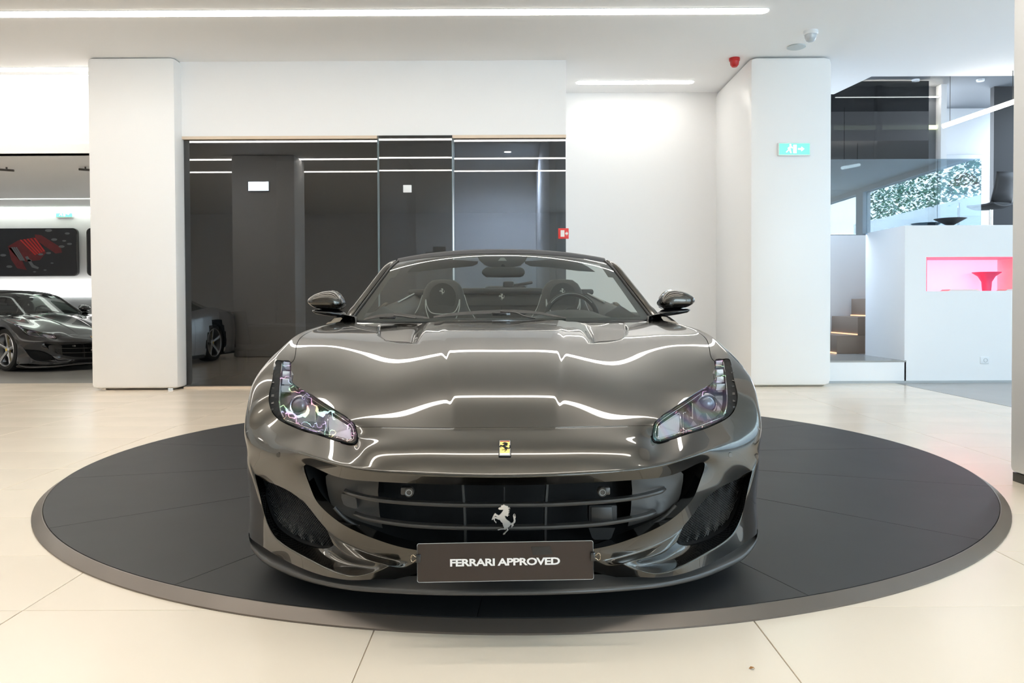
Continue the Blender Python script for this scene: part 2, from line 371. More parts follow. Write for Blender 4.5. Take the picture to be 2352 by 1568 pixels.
# tidy the two places written with a stand-in name
_C = []
for p, f in CAGE:
    if 'l8x' in f: _C += [(p, ['l7', 'q8', 'q9']), (p, ['l7', 'q9', 'q10', 'l8']), (p, ['l8', 'q10', 'q11', 'l9'])]
    elif 'e2x' in f: _C += [(p, ['e1', 'c1', 'c2', 'e2']), (p, ['e2', 'c2', 'c3', 'e3']), (p, ['e3', 'c3', 'c4', 'e4'])]
    else: _C.append((p, f))
CAGE = _C
names = list(G); NI = {}; VV = []; TG = []
for n in names:
    NI[(n, 0)] = len(VV); VV.append(G[n].copy())
for n in names:
    if abs(G[n].x) < 1e-6: NI[(n, 1)] = NI[(n, 0)]
    else:
        NI[(n, 1)] = len(VV); v = G[n].copy(); v.x = -v.x; VV.append(v)
FF, FP = [], []
for p, f in CAGE:
    pts = [G[x] for x in f]; a = Vector((0, 0, 0))
    for i in range(len(pts)): a += pts[i].cross(pts[(i + 1) % len(pts)])
    c = sum(pts, Vector()) / len(pts)
    if a.dot(c - Vector((0, 1.3, .25))) < 0 and not (set(f) & {'w1','w2','w3','w4','w5','w6','w7','w8','v1','v2'}): f = f[::-1]
    for s in (0, 1):
        FF.append([NI[(x, s)] for x in (f if s == 0 else f[::-1])]); FP.append({'bonnet': 0, 'fender': 1 + s, 'bumper': 3}[p])
me = bpy.data.meshes.new('cage'); me.from_pydata([tuple(v) for v in VV], [], FF); me.update()
bm = bmesh.new(); bm.from_mesh(me)
for i, f in enumerate(bm.faces): f.material_index = FP[i]
bmesh.ops.recalc_face_normals(bm, faces=bm.faces)
up = sum((f.normal.z for f in bm.faces if f.material_index == 0))
if up < 0: bmesh.ops.reverse_faces(bm, faces=bm.faces)
cl = bm.edges.layers.float.new('crease_edge'); bm.verts.ensure_lookup_table()
def crease(seq, val):
    seq = seq.split()
    for s in (0, 1):
        for a, b in zip(seq, seq[1:]):
            e = bm.edges.get((bm.verts[NI[(a, s)]], bm.verts[NI[(b, s)]]))
            if e: e[cl] = val
            else: print('no edge', a, b)
crease('k0 k1 k2 k3 k4 k5', .9); crease('k5 k6', .75); crease('k6 k7', .4)
crease('t5 q6 q7 q8', .75); crease('q8 q9 q10 q11', .5); crease('t6 t7 t8 t9 i10', .8)
crease('i1 i2 i3 i4 i5 i6 i7 i8 i9 i10', .8); crease('c1 c2 c3', .6); crease('c3 c4', .5); crease('c1 i1', .5)
crease('r2 r3 r4', .3)
bm.to_mesh(me); bm.free()
for k in range(4): me.materials.append(bpy.data.materials.new('tmp%d' % k))
cage = bpy.data.objects.new('cage', me); COL.objects.link(cage)
sub = cage.modifiers.new('s', 'SUBSURF'); sub.levels = 1; sub.render_levels = 1
def evalme(lv):
    sub.levels = lv; sub.render_levels = lv; bpy.context.view_layer.update()
    dg = bpy.context.evaluated_depsgraph_get(); dg.update()
    return bpy.data.meshes.new_from_object(cage.evaluated_get(dg), depsgraph=dg)
target = [v.copy() for v in VV]
for it in range(5):
    e = evalme(1); 
    for i in range(len(VV)):
        me.vertices[i].co += (target[i] - e.vertices[i].co) * .75
    me.update(); cage.update_tag(); bpy.data.meshes.remove(e)
BODY = {}
LV = {}
for lv in (4, 5):
    dense = evalme(lv); LV[lv] = (dense, [v.co.copy() for v in dense.vertices])
# ---- relief of the bonnet, in plan: raised middle band and the two outlet ramps
def sm(a, b, x):
    t = min(1, max(0, (x - a) / (b - a))); return t * t * (3 - 2 * t)
VENT = [(.335, 1.47), (.60, 1.53), (.585, 1.36), (.555, 1.20), (.505, 1.085), (.44, 1.01), (.352, .955), (.345, 1.2)]
def segd(x, y, P):
    d = 9; n = len(P)
    for i in range(n):
        ax, ay = P[i]; bx, by = P[(i + 1) % n]; t = max(0, min(1, ((x - ax) * (bx - ax) + (y - ay) * (by - ay)) / ((bx - ax) ** 2 + (by - ay) ** 2)))
        d = min(d, math.hypot(x - ax - t * (bx - ax), y - ay - t * (by - ay)))
    return d
def relief(x, y):
    x = abs(x); z = 0
    half = .168 + (y - .3) * .105
    z += .0055 * (1 - sm(half - .006, half + .024, x)) * sm(.14, .42, y) 
    return z
for dense, dco in LV.values():
    bmask = set()
    for p in dense.polygons:
        if p.material_index == 0: bmask.update(p.vertices)
    for i in bmask: dco[i].z += relief(dco[i].x, dco[i].y)
def extract(k, gap=.0016, flange=.022):
    dense, dco = LV[5 if k == 0 else 4]
    polys = [p for p in dense.polygons if p.material_index == k]
    ids = {}; V = []; Fc = []
    for p in polys:
        f = []
        for i in p.vertices:
            if i not in ids: ids[i] = len(V); V.append(dco[i].copy())
            f.append(ids[i])
        Fc.append(tuple(f))
    back = {v: k for k, v in ids.items()}
    ec = {}
    for f in Fc:
        for a, b in zip(f, f[1:] + f[:1]): ec.setdefault((min(a, b), max(a, b)), []).append((a, b))
    nb = {}
    be = [v[0] for v in ec.values() if len(v) == 1]
    bset = {a for e in be for a in e}
    for f in Fc:
        for a, b in zip(f, f[1:] + f[:1]):
            if a in bset and b not in bset: nb.setdefault(a, []).append(b)
            if b in bset and a not in bset: nb.setdefault(b, []).append(a)
    nrm = {}
    for f in Fc:
        n = (V[f[1]] - V[f[0]]).cross(V[f[2]] - V[f[0]])
        for i in f:
            if i in bset: nrm[i] = nrm.get(i, Vector()) + n
    fl = {}
    moves = {}
    for i in bset:
        if i in nb:
            c = sum((V[j] for j in nb[i]), Vector()) / len(nb[i]); d = (c - V[i])
            if d.length > 0: moves[i] = d.normalized() * gap
    for i, d in moves.items(): V[i] += d
    for i in bset:
        n = nrm[i].normalized()
        if k == 3 and V[i].y < .56: n = (Vector((n.x * .12, n.y, n.z)) - Vector((0, 1.3, 0))).normalized()
        fl[i] = (len(V), n); 
        q = V[i] - n * flange * .12 - moves.get(i, Vector()) * .8
        V.append(q)
    fl2 = {}
    for i in bset:
        fl2[i] = len(V); V.append(V[fl[i][0]] - fl[i][1] * flange)
    for a, b in be:
        Fc.append((b, a, fl[a][0], fl[b][0])); Fc.append((fl[b][0], fl[a][0], fl2[a], fl2[b]))
    return V, Fc, be, bset
car = empty('convertible_sports_car', mtx=CARM)
tag(car, 'dark grey metallic convertible facing the viewer on the round black turntable', 'car')
PAINT = M['paint']
for k, nm in ((0, 'bonnet'), (1, 'front_wing'), (2, 'front_wing'), (3, 'front_bumper')):
    V, Fc, be, bs = extract(k, gap=.0028 if k == 0 else 0, flange=.06 if k == 3 else .03)
    if k == 0: pass
    BODY[k] = mk(nm, V, Fc, PAINT, car, smooth=True, auto=55 if k else 50)
bpy.data.objects.remove(cage); 
dense, dco = LV[4]
bodybvh = BVHTree.FromPolygons([tuple(c) for c in dco], [tuple(p.vertices) for p in dense.polygons])
def on_body(px, py, lift=0):                    # where a line of sight meets the bodywork (car coordinates)
    o = CINV @ Vector((0, 0, 1.0)); d = (CINV.to_3x3() @ ray(px, py)).normalized()
    h = bodybvh.ray_cast(o, d)
    return (h[0] - d * lift) if h[0] else None
def P(px, py, y, s=0):
    v = C(px, py, y)
    if s: v.x = -v.x
    return v
def dup(o, parent=None):                        # copy of a thing or part with everything under it
    c = o.copy(); COL.objects.link(c)
    if parent is not None: c.parent = parent
    for ch in list(o.children): dup(ch, c)
    return c
def sheet(name, pxy, depth, thick, m, parent, s=0, bev=0, label=None):
    """traced outline on its own plane at depth (number or function of the pixel), with thickness"""
    f = depth if callable(depth) else (lambda a, b: depth)
    A = [P(a, b, f(a, b), s) for a, b in pxy]; n = len(A)
    tr = tessellate_polygon([[Vector((p.x, p.z, 0)) for p in A]])
    V = A + [p + Vector((0, thick, 0)) for p in A]; Fc = []
    for t in tr: Fc.append(tuple(t)); Fc.append(tuple(i + n for i in reversed(t)))
    for i in range(n): j = (i + 1) % n; Fc.append((j, i, i + n, j + n))
    bm = bmesh.new(); me = bpy.data.meshes.new('t'); me.from_pydata([tuple(v) for v in V], [], Fc); bm.from_mesh(me); bpy.data.meshes.remove(me)
    return mkbm(name, bm, m, parent, label=label)
# ---------------------------------------------------------------- headlights
HOLE = ['b34', 'h1', 'h2', 'h3', 'h4', 'h5', 'h6', 'g1', 'g2', 'g4', 'g5', 'g6', 'g7', 'g8', 'g9', 'g10', 'g11', 'g12', 'g13']
hl3 = [G[n] for n in HOLE]
hp = [toward(G[n]) for n in HOLE]
def hy(px, py):
    w = s = 0
    for (a, b), g in zip(hp, hl3):
        q = 1 / ((px - a) ** 2 + (py - b) ** 2 + 4) ** 1.3; w += q; s += q * g.y
    return s / w
CLEAR = [(650, 829), (668, 833), (668.5, 851), (670, 873), (677, 883), (704, 901), (739, 924.5), (774, 946), (800, 963), (810, 971.5), (816, 985), (818.5, 1002), (817, 1011), (811, 1016), (801, 1016.5), (774, 1008), (739, 997), (703, 987), (668, 974), (650, 961), (642, 941), (640, 914), (642, 880), (646, 851)]
for s in (0, 1):
    # black seat that closes the opening, with the air slot beside the lamp
    lp = [Vector((p.x * (-1 if s else 1), p.y, p.z)) for p in splc(hl3, 4)]
    V, Fc = patch(lp, .02, push=.012)
    seat = None
    rim = [P(a, b, hy(a, b), s) for a, b in [(q.x, q.y) for q in splc([Vector((a, b, 0)) for a, b in CLEAR], 2)]]
    back = [p + Vector((0, .065, 0)) for p in rim]
    n = len(rim)
    # seat = band between opening and the clear lens, set 9 mm back
    inn = [p + Vector((0, .004, 0)) for p in rim]; out = [p + Vector((0, .010, 0)) for p in lp]
    pts = [Vector((p.x, p.z)) for p in out] + [Vector((p.x, p.z)) for p in inn]; yy = [p.y for p in out] + [p.y for p in inn]
    no = len(out)
    r = delaunay_2d_cdt(pts, [], [list(range(no)), list(range(no, no + n))], 0, 1e-7)
    V = []; PI = [(p.x, p.z) for p in inn]; PO = [(p.x, p.z) for p in out]
    for v, src in zip(r[0], r[3]): V.append((v.x, yy[src[0]] if src else min((abs(v.x - p.x) + abs(v.y - p.z), p.y) for p in out + inn)[1], v.y))
    Fc = []
    for f in r[2]:
        cx = sum(r[0][i].x for i in f) / len(f); cz = sum(r[0][i].y for i in f) / len(f)
        if inpoly(cx, cz, PO) and not inpoly(cx, cz, PI): Fc.append(tuple(f))
    nv = len(V)
    V2 = [tuple(p) for p in inn] + [tuple(p) for p in back]
    # pan: walls and back
    Vb, Fb = patch(back, .02)
    hw = mk('headlight', V, Fc, M['matte'], car)
    hous = loft('lamp_housing', [inn + [inn[0]], back + [back[0]]], mat('lamp_bowl%d' % s, (.17, .175, .19), .28, metal=.9) if s == 0 else bpy.data.materials['lamp_bowl0'], hw, auto=30)
    mk('lamp_back', Vb, Fb, bpy.data.materials['lamp_bowl0'], hw)
    Vl, Fl = patch(rim, .012, dome=.008)
    mk('lens', Vl, Fl, M['lamp_tint'], hw, smooth=True)
    # projector
    c = P(690, 932, hy(690, 932) + .045, s)
    lathe('projector', [(.0, -.022), (.012, -.0205), (.022, -.015), (.029, -.006), (.032, .002), (.034, .02)], mat('projector_glass', (.20, .22, .24), .05, metal=.3, coat=1) if not s else bpy.data.materials['projector_glass'], hw, n=32, axis='Y', loc=c)
    lathe('projector_ring', [(.032, -.006), (.036, -.008), (.040, -.002), (.041, .02), (.033, .02), (.032, -.006)], M['chrome'], hw, n=32, axis='Y', loc=c)
    for (a, b, w, h) in ((658, 840, 8, 9), (657, 859, 8.5, 7), (657, 876, 9, 7), (656, 893, 11, 7.5)):
        q = sheet('daytime_light', [(a - w + 1, b - h), (a + w - 2, b - h + 1), (a + w, b + h), (a - w, b + h - 1)], hy(a, b) + .010, .014, mat('daytime_light_glass', (.75, .77, .80), .12, coat=1) if 'daytime_light_glass' not in bpy.data.materials else bpy.data.materials['daytime_light_glass'], hw, s)
    dl = lambda a, b: hy(a, b) + .016
    sheet('indicator', [(754, 957), (764, 956), (800, 979), (805, 985), (807, 1009), (800, 1009), (756, 997)], dl, .004, mat('indicator_glass', (.55, .55, .60), .2, metal=.4, coat=1) if 'indicator_glass' not in bpy.data.materials else bpy.data.materials['indicator_glass'], hw, s)
    ol = [(754, 957), (764, 956), (800, 979), (805, 985), (807, 1009), (800, 1009), (756, 997)]
    tube('chrome_trim', [P(a, b, hy(a, b) + .012, s) for a, b in [(q.x, q.y) for q in splc([Vector((a, b, 0)) for a, b in ol], 3)]], .0013, M['chrome'], hw, n=6, closed=True)
    ol = [(649, 962), (668, 968), (703, 981), (738, 992), (744, 991), (747, 986), (746, 955), (744, 951), (740, 951)]
    tube('chrome_trim', spl([P(a, b, hy(a, b) + .012, s) for a, b in ol], 3), .0013, M['chrome'], hw, n=6)
    tube('chrome_trim', spl([P(a, b, hy(a, b) + .004, s) for a, b in [(648, 832), (644, 870), (642, 914), (645, 942), (652, 958)]], 4), .0016, M['chrome'], hw, n=6)
    tube('chrome_trim', spl([P(a, b, hy(a, b) + .008, s) for a, b in [(672, 884), (704, 908), (739, 931), (774, 953), (798, 969), (809, 980), (813, 1000), (808, 1011), (796, 1011), (774, 1003), (739, 994.5)]], 4), .0012, M['chrome'], hw, n=6)
    sheet('divider', [(723, 930), (725, 930), (725.5, 966), (723.5, 966)], lambda a, b: hy(a, b) + .02, .03, M['chrome'], hw, s)
    V, Fc = [], []
    for k in range(22):
        t = k / 21; a = 664 + 74 * t; b = 961 + 27 * t
        tubegeo([P(a, b, hy(a, b) + .03, s), P(a + 1, b + 9, hy(a, b) + .03, s)], .0006, 4, V=V, Fc=Fc)
    q = mk('reflector_ribs', V, Fc, M['piping'], hw); q['kind'] = 'stuff'
    for k in range(6):
        b = 858 + k * 16
        sheet('slot_vane', [(624.5 - k * .3, b), (630 - k * .3, b), (629.5 - k * .3, b + 5), (624 - k * .3, b + 5)], lambda a, b: hy(a, b) + .006, .004, M['plastic2'], hw, s)
# ---------------------------------------------------------------- radiator grille
GL = ['o0', 'u1', 'u2', 'u3', 'u4', 'u5']; GB = ['l9', 'l8', 'l7', 'l6', 'l5', 'l4', 'l3', 'l2', 'l1']
half = [G[n] for n in GL + GB]
full = [G[n] for n in ['o0', 'u1', 'u2', 'u3', 'u4', 'u5']] + [Vector((-G[n].x, G[n].y, G[n].z)) for n in ['u4', 'u3', 'u2', 'u1', 'o0', 'l1', 'l2', 'l3', 'l4', 'l5', 'l6', 'l7', 'l8']] + [G[n] for n in GB]
gl = splc(full, 3)
gback = [Vector((p.x * .99, p.y + .24, p.z)) for p in gl]
gr = loft('radiator_grille', [[p + Vector((0, .012, 0)) for p in gl] + [gl[0] + Vector((0, .012, 0))], gback + [gback[0]]], M['matte'], car)
V, Fc = patch(gback, .06); mk('backing_panel', V, Fc, M['matte'], gr)
cx0 = C(1160, 1180, .1).x
def gx(px, py, y, s): return P(px, py, y, s)
for nm, tr in (('slat', [(789, 1128, .235), (800, 1134, .205), (825, 1141, .175), (860, 1148, .15), (905, 1153, .13), (960, 1157, .112), (1060, 1161, .102)]),
               ('slat', [(812, 1181, .215), (825, 1187, .195), (850, 1194, .172), (885, 1200, .150), (930, 1206, .132), (980, 1210, .118), (1060, 1213, .106)])):
    L = [P(a, b, y) for a, b, y in tr]; m = L[-1].copy(); m = Vector((0, .10, m.z))
    path = spl(L + [m] + [Vector((-p.x, p.y, p.z)) for p in L[::-1]], 6)
    V, Fc = [], []; N = len(path)
    for i, p in enumerate(path):
        e = min(1, min(i, N - 1 - i) / 8 + .35); h = .0052 * e
        for dy, dz in ((-.003, 0), (0, h), (.035, h * .7), (.035, -h * .7), (0, -h)): V.append(p + Vector((0, dy, dz)))
    for i in range(N - 1):
        for k in range(5): Fc.append((i * 5 + k, i * 5 + (k + 1) % 5, i * 5 + 5 + (k + 1) % 5, i * 5 + 5 + k))
    Fc += [(4, 3, 2, 1, 0), tuple((N - 1) * 5 + k for k in range(5))]
    bm = bmesh.new(); me_ = bpy.data.meshes.new('t'); me_.from_pydata([tuple(v) for v in V], [], Fc); bm.from_mesh(me_)
    mkbm(nm, bm, M['plastic2'], gr, True, auto=25)
for a in (1063, 1258):
    x = C(a, 1180, .14).x; sg = 1 if x < 0 else -1
    V = []
    for z0, y0, dx in ((C(a, 1108, .14).z, .135, 0), (C(a, 1165, .13).z, .125, .006 * sg), (C(a, 1215, .12).z, .118, .008 * sg), (C(a, 1265, .12).z, .118, .008 * sg)):
        V.append([Vector((x + dx - .0035, y0, z0)), Vector((x + dx + .0035, y0, z0)), Vector((x + dx + .0035, y0 + .05, z0)), Vector((x + dx - .0035, y0 + .05, z0)), Vector((x + dx - .0035, y0, z0))])
    loft('upright', V, M['plastic'], gr, auto=20)
box('upright', C(1158, 1140, .3).x - .002, C(1158, 1140, .3).x + .002, .22, .24, C(1158, 1160, .3).z, C(1158, 1105, .3).z, M['plastic'], gr)
# satin side panels inside the mouth
for s in (0, 1):
    f = lambda a, b: .245 + (1 - (a - 745) / 120) * .045 if a < 860 else .25
    o = [(758, 1084), (860, 1096), (868, 1130), (872, 1180), (880, 1238), (830, 1218), (790, 1195), (765, 1165), (752, 1125)]
    p = [P(a, b, .25 + max(0, (800 - a)) * .0010, s) for a, b in o]
    lp = splc(p, 3); V, Fc = patch(lp, .02)
    q = mk('cheek_panel', V, Fc, M['plastic2'], gr, smooth=True)
    tube('lower_rail', spl([P(a, b, .205, s) for a, b in [(768, 1165), (790, 1188), (820, 1208), (858, 1224), (900, 1238)]], 5), .007, M['plastic'], gr, n=8)
    if s == 0:
        o = [(785, 1133), (806, 1137), (815, 1141), (818, 1148), (821, 1166), (816, 1168), (797, 1163), (789, 1158), (784, 1143)]
        sheet('tow_hook_cover', o, .236, .01, M['plastic2'], gr)
    # wash jet / camera pods
pods = [(921, 941, 1126.5, 11.5), (1401, 1382, 1126, 11.5)]
for x0, x1, yy_, hh in pods:
    a, b = C(x0, yy_, .115), C(x1, yy_, .115); r = .0105
    cam_ = box('parking_camera', min(a.x, b.x), max(a.x, b.x), .105, .13, a.z - .0115, a.z + .0115, M['plastic2'], car, bev=.004)
    cc = Vector((b.x, .10, b.z - .001))
    lathe('camera_ring', [(.0145, .02), (.0145, -.004), (.012, -.007), (.0095, -.006), (.0085, -.003), (.0, -.003)], M['plastic2'], cam_, n=28, axis='Y', loc=cc)
    lathe('camera_lens', [(.0092, -.0066), (.0084, -.0072), (.0078, -.0066)], M['piping'], cam_, n=28, axis='Y', loc=cc)
# radar box, right of the horse
a, b = C(1352, 1160, .15), C(1418, 1199, .15)
rad = box('radar_box', a.x, b.x, .15, .19, b.z, a.z, mat('radar_plastic', (.012, .012, .012), .55), car, bev=.006)
a, b = C(1357, 1163, .15), C(1406, 1197, .15)
box('radar_face', a.x, b.x, .145, .151, b.z, a.z, M['plastic'], rad, bev=.003)
sheet('radar_bracket', [(1352, 1212), (1413, 1212), (1404, 1236), (1398, 1239), (1366, 1239), (1360, 1235)], .155, .01, M['matte'], gr)
# ---------------------------------------------------------------- side intakes with wire mesh
for s in (0, 1):
    nm = ['i1', 't1', 't2', 't3', 't4', 't5', 't6', 'w8', 'w7', 'w6', 'w5', 'w4', 'w3', 'w2', 'w1']
    rimv = [Vector((G[n].x * (-1 if s else 1), G[n].y, G[n].z)) for n in ['t1', 't2', 't3', 't4', 't5', 't6', 'w8', 'w7', 'w6', 'w5', 'w4', 'w3', 'w2', 'w1']]
    off = Vector((0, .03, 0))
    lp = [p + off for p in splc(rimv, 3)]
    bk = [p + Vector((0, .07, 0)) for p in lp]
    it = loft('side_intake', [[p - off * .8 for p in lp] + [lp[0] - off * .8], bk + [bk[0]]], M['matte'], car)
    V, Fc = patch(bk, .03); mk('backing_panel', V, Fc, M['matte'], it)
    # the woven wire, clipped to the opening
    cx = sum(p.x for p in lp) / len(lp); cz = sum(p.z for p in lp) / len(lp)
    P2 = [(p.x, p.z) for p in lp]
    def yd(x, z):
        w = q = 0
        for p in lp[::2]:
            k = 1 / ((x - p.x) ** 2 + (z - p.z) ** 2 + 1e-5) ** 1.2; w += k; q += k * p.y
        return q / w
    V, Fc = [], []
    for ang in (R(52), R(-40)):
        dx, dz = math.cos(ang), math.sin(ang); nx, nz = -dz, dx
        for k in range(-46, 47):
            ox, oz = cx + nx * k * .0068, cz + nz * k * .0068
            seg = []
            t = -.30
            while t < .30:
                x, z = ox + dx * t, oz + dz * t
                if inpoly(x, z, P2): seg.append(Vector((x, yd(x, z) + .004, z)))
                elif seg:
                    if len(seg) > 1: tubegeo(seg, 00.00105, 3, V=V, Fc=Fc, cap=False)
                    seg = []
                t += .011
            if len(seg) > 1: tubegeo(seg, 00.00105, 3, V=V, Fc=Fc, cap=False)
    q = mk('wire_mesh', V, Fc, mat('wire', (.10, .10, .10), .3, metal=.6), it); q['kind'] = 'stuff'
# parking sensors in the bumper corners
for a, b in ((1677, 1044), (640, 1044)):
    h = on_body(a, b, .0005)
    if h: lathe('parking_sensor', [(.0, -.004), (.0075, -.004), (.0085, -.001), (.0085, .004)], M['paint'], car, n=20, axis='Y', loc=h)
# ---------------------------------------------------------------- splitter
edge = [(571, 1229, .52), (575, 1254, .50), (590, 1275, .46), (612, 1294, .41), (652, 1313, .33), (695, 1329, .25), (736, 1340, .19), (790, 1350, .13), (850, 1356, .085), (961, 1362, .04), (1060, 1364, .025)]
inner = [(571, 1222, .545), (580, 1235, .54), (598, 1250, .50), (625, 1266, .45), (660, 1284, .37), (700, 1302, .29), (745, 1318, .22), (795, 1326, .17), (855, 1326, .14), (961, 1322, .13), (1060, 1322, .13)]
def sym(tr, zc=None):
    L = [P(a, b, y) for a, b, y in tr]; mm = Vector((0, L[-1].y - .002, L[-1].z))
    return spl(L + [mm] + [Vector((-p.x, p.y, p.z)) for p in L[::-1]], 5)
E, I_ = sym(edge), sym(inner)
rows = [[p for p in I_], [p.lerp(q, .35) + Vector((0, 0, -.002)) for p, q in zip(I_, E)], [p.lerp(q, .85) + Vector((0, 0, .007)) for p, q in zip(I_, E)], [q + Vector((0, .004, .008)) for q in E], [q + Vector((0, -.001, .001)) for q in E], [q + Vector((0, .004, -.006)) for q in E], [p.lerp(q, .5) + Vector((0, 0, -.02)) for p, q in zip(I_, E)], [Vector((p.x * .97, p.y + .1, max(.055, p.z - .05))) for p in I_]]
loft('front_splitter', rows, mat('splitter_satin', (.060, .056, .052), .34, coat=.1), car)
# flat undertray
V = [Vector((p.x * .97, p.y + .09, .06)) for p in I_]
Vt, Ft = [], []
for p in V: Vt += [p, Vector((p.x, 1.0, .07))]
for i in range(len(V) - 1): Ft.append((2 * i, 2 * i + 2, 2 * i + 3, 2 * i + 1))
mk('undertray', Vt, Ft, M['matte'], car)
# ---------------------------------------------------------------- bonnet outlets
def hoodz(x, y):
    h = bodybvh.ray_cast(Vector((x, y, 2)), Vector((0, 0, -1)))
    return h[0].z if h[0] else .8
# (the two ramps are sunk into the bonnet mesh; each carries its own grille)
def sink(x, y):
    ax = abs(x)
    if not inpoly(ax, y, VENT): return 0
    e = segd(ax, y, VENT)
    t = 1 - sm(1.02, 1.50, y)
    outer = 1 - sm(0, .16, segd(ax, y, [(.60, 1.53), (.585, 1.36), (.555, 1.20), (.505, 1.085), (.51, 1.085), (.56, 1.2), (.59, 1.36), (.605, 1.53)]))
    rear = sm(1.53, 1.40, y)
    return -(.010 + .040 * t) * sm(0, .008 + .075 * (1 - outer) , e) * (.25 + .75 * rear)
bme = BODY[0].data
for v in bme.vertices: v.co.z += sink(v.co.x, v.co.y)
bme.update()
for s in (0, 1):
    g = -1 if s == 0 else 1
    o = [(.548, 1.185), (.50, 1.087), (.44, 1.012), (.36, .962), (.385, 1.06), (.42, 1.105), (.50, 1.16)]
    lp = splc([Vector((g * x, y, hoodz(x, y) - .012 - .012 * (i > 3))) for i, (x, y) in enumerate(o)], 3)
    P2 = [(p.x, p.y) for p in lp]
    V = list(lp); c = sum(lp, Vector()) / len(lp); c.z -= .004; V.append(c); n = len(lp)
    q = mk('bonnet_outlet', V, [(i, (i + 1) % n, n) for i in range(n)], M['plastic2'], car, smooth=True)
    tube('outlet_frame', lp, .0022, M['plastic'], q, closed=True, n=6)
# ---------------------------------------------------------------- windscreen
def WB(u): x = .775 * u; return Vector((x, 1.46 + .215 * u * u, .884 + .006 * u * u))
def WT(u): x = .612 * u; return Vector((x, 2.13 + .17 * u * u, 1.262 - .042 * abs(u) ** 2.3))
WPY, WPZ = [0], [0]
for i_ in range(40):
    sl = R(31.6 - 15 * sm(.68, 1.0, (i_ + .5) / 40)); WPY.append(WPY[-1] + math.cos(sl)); WPZ.append(WPZ[-1] + math.sin(sl))
WPY = [a / WPY[-1] for a in WPY]; WPZ = [a / WPZ[-1] for a in WPZ]
def WS(u, v, d=0):
    a, b = WB(u), WT(u); k = v * 40; i = min(39, int(k)); k -= i
    fy = WPY[i] + (WPY[i + 1] - WPY[i]) * k; fz = WPZ[i] + (WPZ[i + 1] - WPZ[i]) * k
    p = Vector((a.x + (b.x - a.x) * v, a.y + (b.y - a.y) * fy, a.z + (b.z - a.z) * fz))
    return p + Vector((0, d * .5, -d * .87))
NU, NV = 48, 24
rows = [[WS(-1 + 2 * i / NU, j / NV) for i in range(NU + 1)] for j in range(NV + 1)]
ws = loft('windscreen', rows, M['glass'], car)
V, Fc = [], []
for j in range(NV + 1):
    for i in range(NU + 1): V.append(WS(-1 + 2 * i / NU, j / NV, .004))
for j in range(NV):
    for i in range(NU):
        u = abs(-1 + 2 * (i + .5) / NU); v = (j + .5) / NV
        if u > .915 - .03 * v + (.0 if v < .85 else -(v - .85) * 0.5) or v > .93 or v < .045: Fc.append((j * 49 + i, j * 49 + i + 1, j * 49 + 50 + i, j * 49 + 49 + i))
mk('black_border', V, Fc, M['charcoal'], ws, smooth=True)
hd = []
for i in range(41):
    u = -1 + i / 20; t = WT(u)
    hd.append([t + Vector((0, -.02, -.006)), t + Vector((0, -.005, .010)), t + Vector((0, .03, .020)), t + Vector((0, .07, .018)), t + Vector((0, .09, .0)), t + Vector((0, .07, -.022)), t + Vector((0, .0, -.022)), t + Vector((0, -.02, -.006))])
loft('windscreen_header', hd, mat('header_soft_black', (.045, .045, .05), .5), car, auto=60)
for s in (0, 1):
    g = -1 if s == 0 else 1; path = []
    for j in range(21):
        v = j / 20; p = WS(g * 1.0, v); path.append(p + Vector((g * .014, .012, .004)))
    path = [path[0] + (path[0] - path[1]) * 1.0] + path
    rr = [.024] * 4 + [.020] * 14 + [.018, .016, .012, .007]
    V, Fc = tubegeo(path, rr, 14, flat=.8)
    mk('windscreen_pillar', V, Fc, M['paint'], car, smooth=True, auto=60)
    tube('pillar_seal', [WS(g * .985, j / 20, -.003) for j in range(21)], .006, M['plastic'], car, n=6)
# cowl
cw = []
for i in range(41):
    u = -1 + i / 20; b = WB(u); x = b.x
    yb = 1.40 + .19 * abs(u) ** 1.8; zz = hoodz(x * .995, yb - .01)
    cw.append([Vector((x, yb - .02, zz - .016)), Vector((x, yb + .01, zz - .014)), Vector((x, b.y - .01, b.z - .012)), Vector((x, b.y + .04, b.z - .004))])
loft('cowl_panel', cw, M['plastic'], car)
# ---------------------------------------------------------------- wipers
def wiper(L, arm, clip):
    p = spl([P(a, b, y) for a, b, y in L], 6); N = len(p); V, Fc = [], []
    for i, q in enumerate(p):
        t = i / (N - 1); h = .004 + .010 * math.sin(math.pi * t) ** .7
        for dy, dz in ((-.012, -.002), (-.004, h), (.006, h * .8), (.010, -.004)): V.append(q + Vector((0, dy, dz)))
    for i in range(N - 1):
        for k in range(4): Fc.append((i * 4 + k, i * 4 + (k + 1) % 4, i * 4 + 4 + (k + 1) % 4, i * 4 + 4 + k))
    Fc += [(3, 2, 1, 0), tuple((N - 1) * 4 + k for k in range(4))]
    w = mk('wiper', V, Fc, M['plastic2'], car, smooth=True, auto=35)
    tube('wiper_arm', spl([P(a, b, y) for a, b, y in arm], 5), [.006] * (5 * (len(arm) - 1) + 1), M['plastic2'], w, n=8, flat=.6)
    a, b = P(*clip[0]), P(*clip[1]); 
    box('wiper_clip', a.x, b.x, a.y - .02, a.y + .006, b.z, a.z, M['gloss'], w, bev=.002)
wiper([(996, 728, 1.44), (1060, 722, 1.45), (1150, 718, 1.46), (1220, 719, 1.47), (1300, 730, 1.50)], [(1150, 715, 1.445), (1185, 718, 1.43), (1205, 726, 1.41), (1230, 731, 1.40)], ((1130, 718, 1.44), (1172, 724, 1.44)))
wiper([(838, 733, 1.55), (870, 728, 1.53), (905, 725, 1.52), (950, 728, 1.51), (985, 731, 1.50)], [(905, 724, 1.51), (930, 727, 1.49), (955, 731, 1.46)], ((873, 727, 1.51), (909, 732, 1.51)))
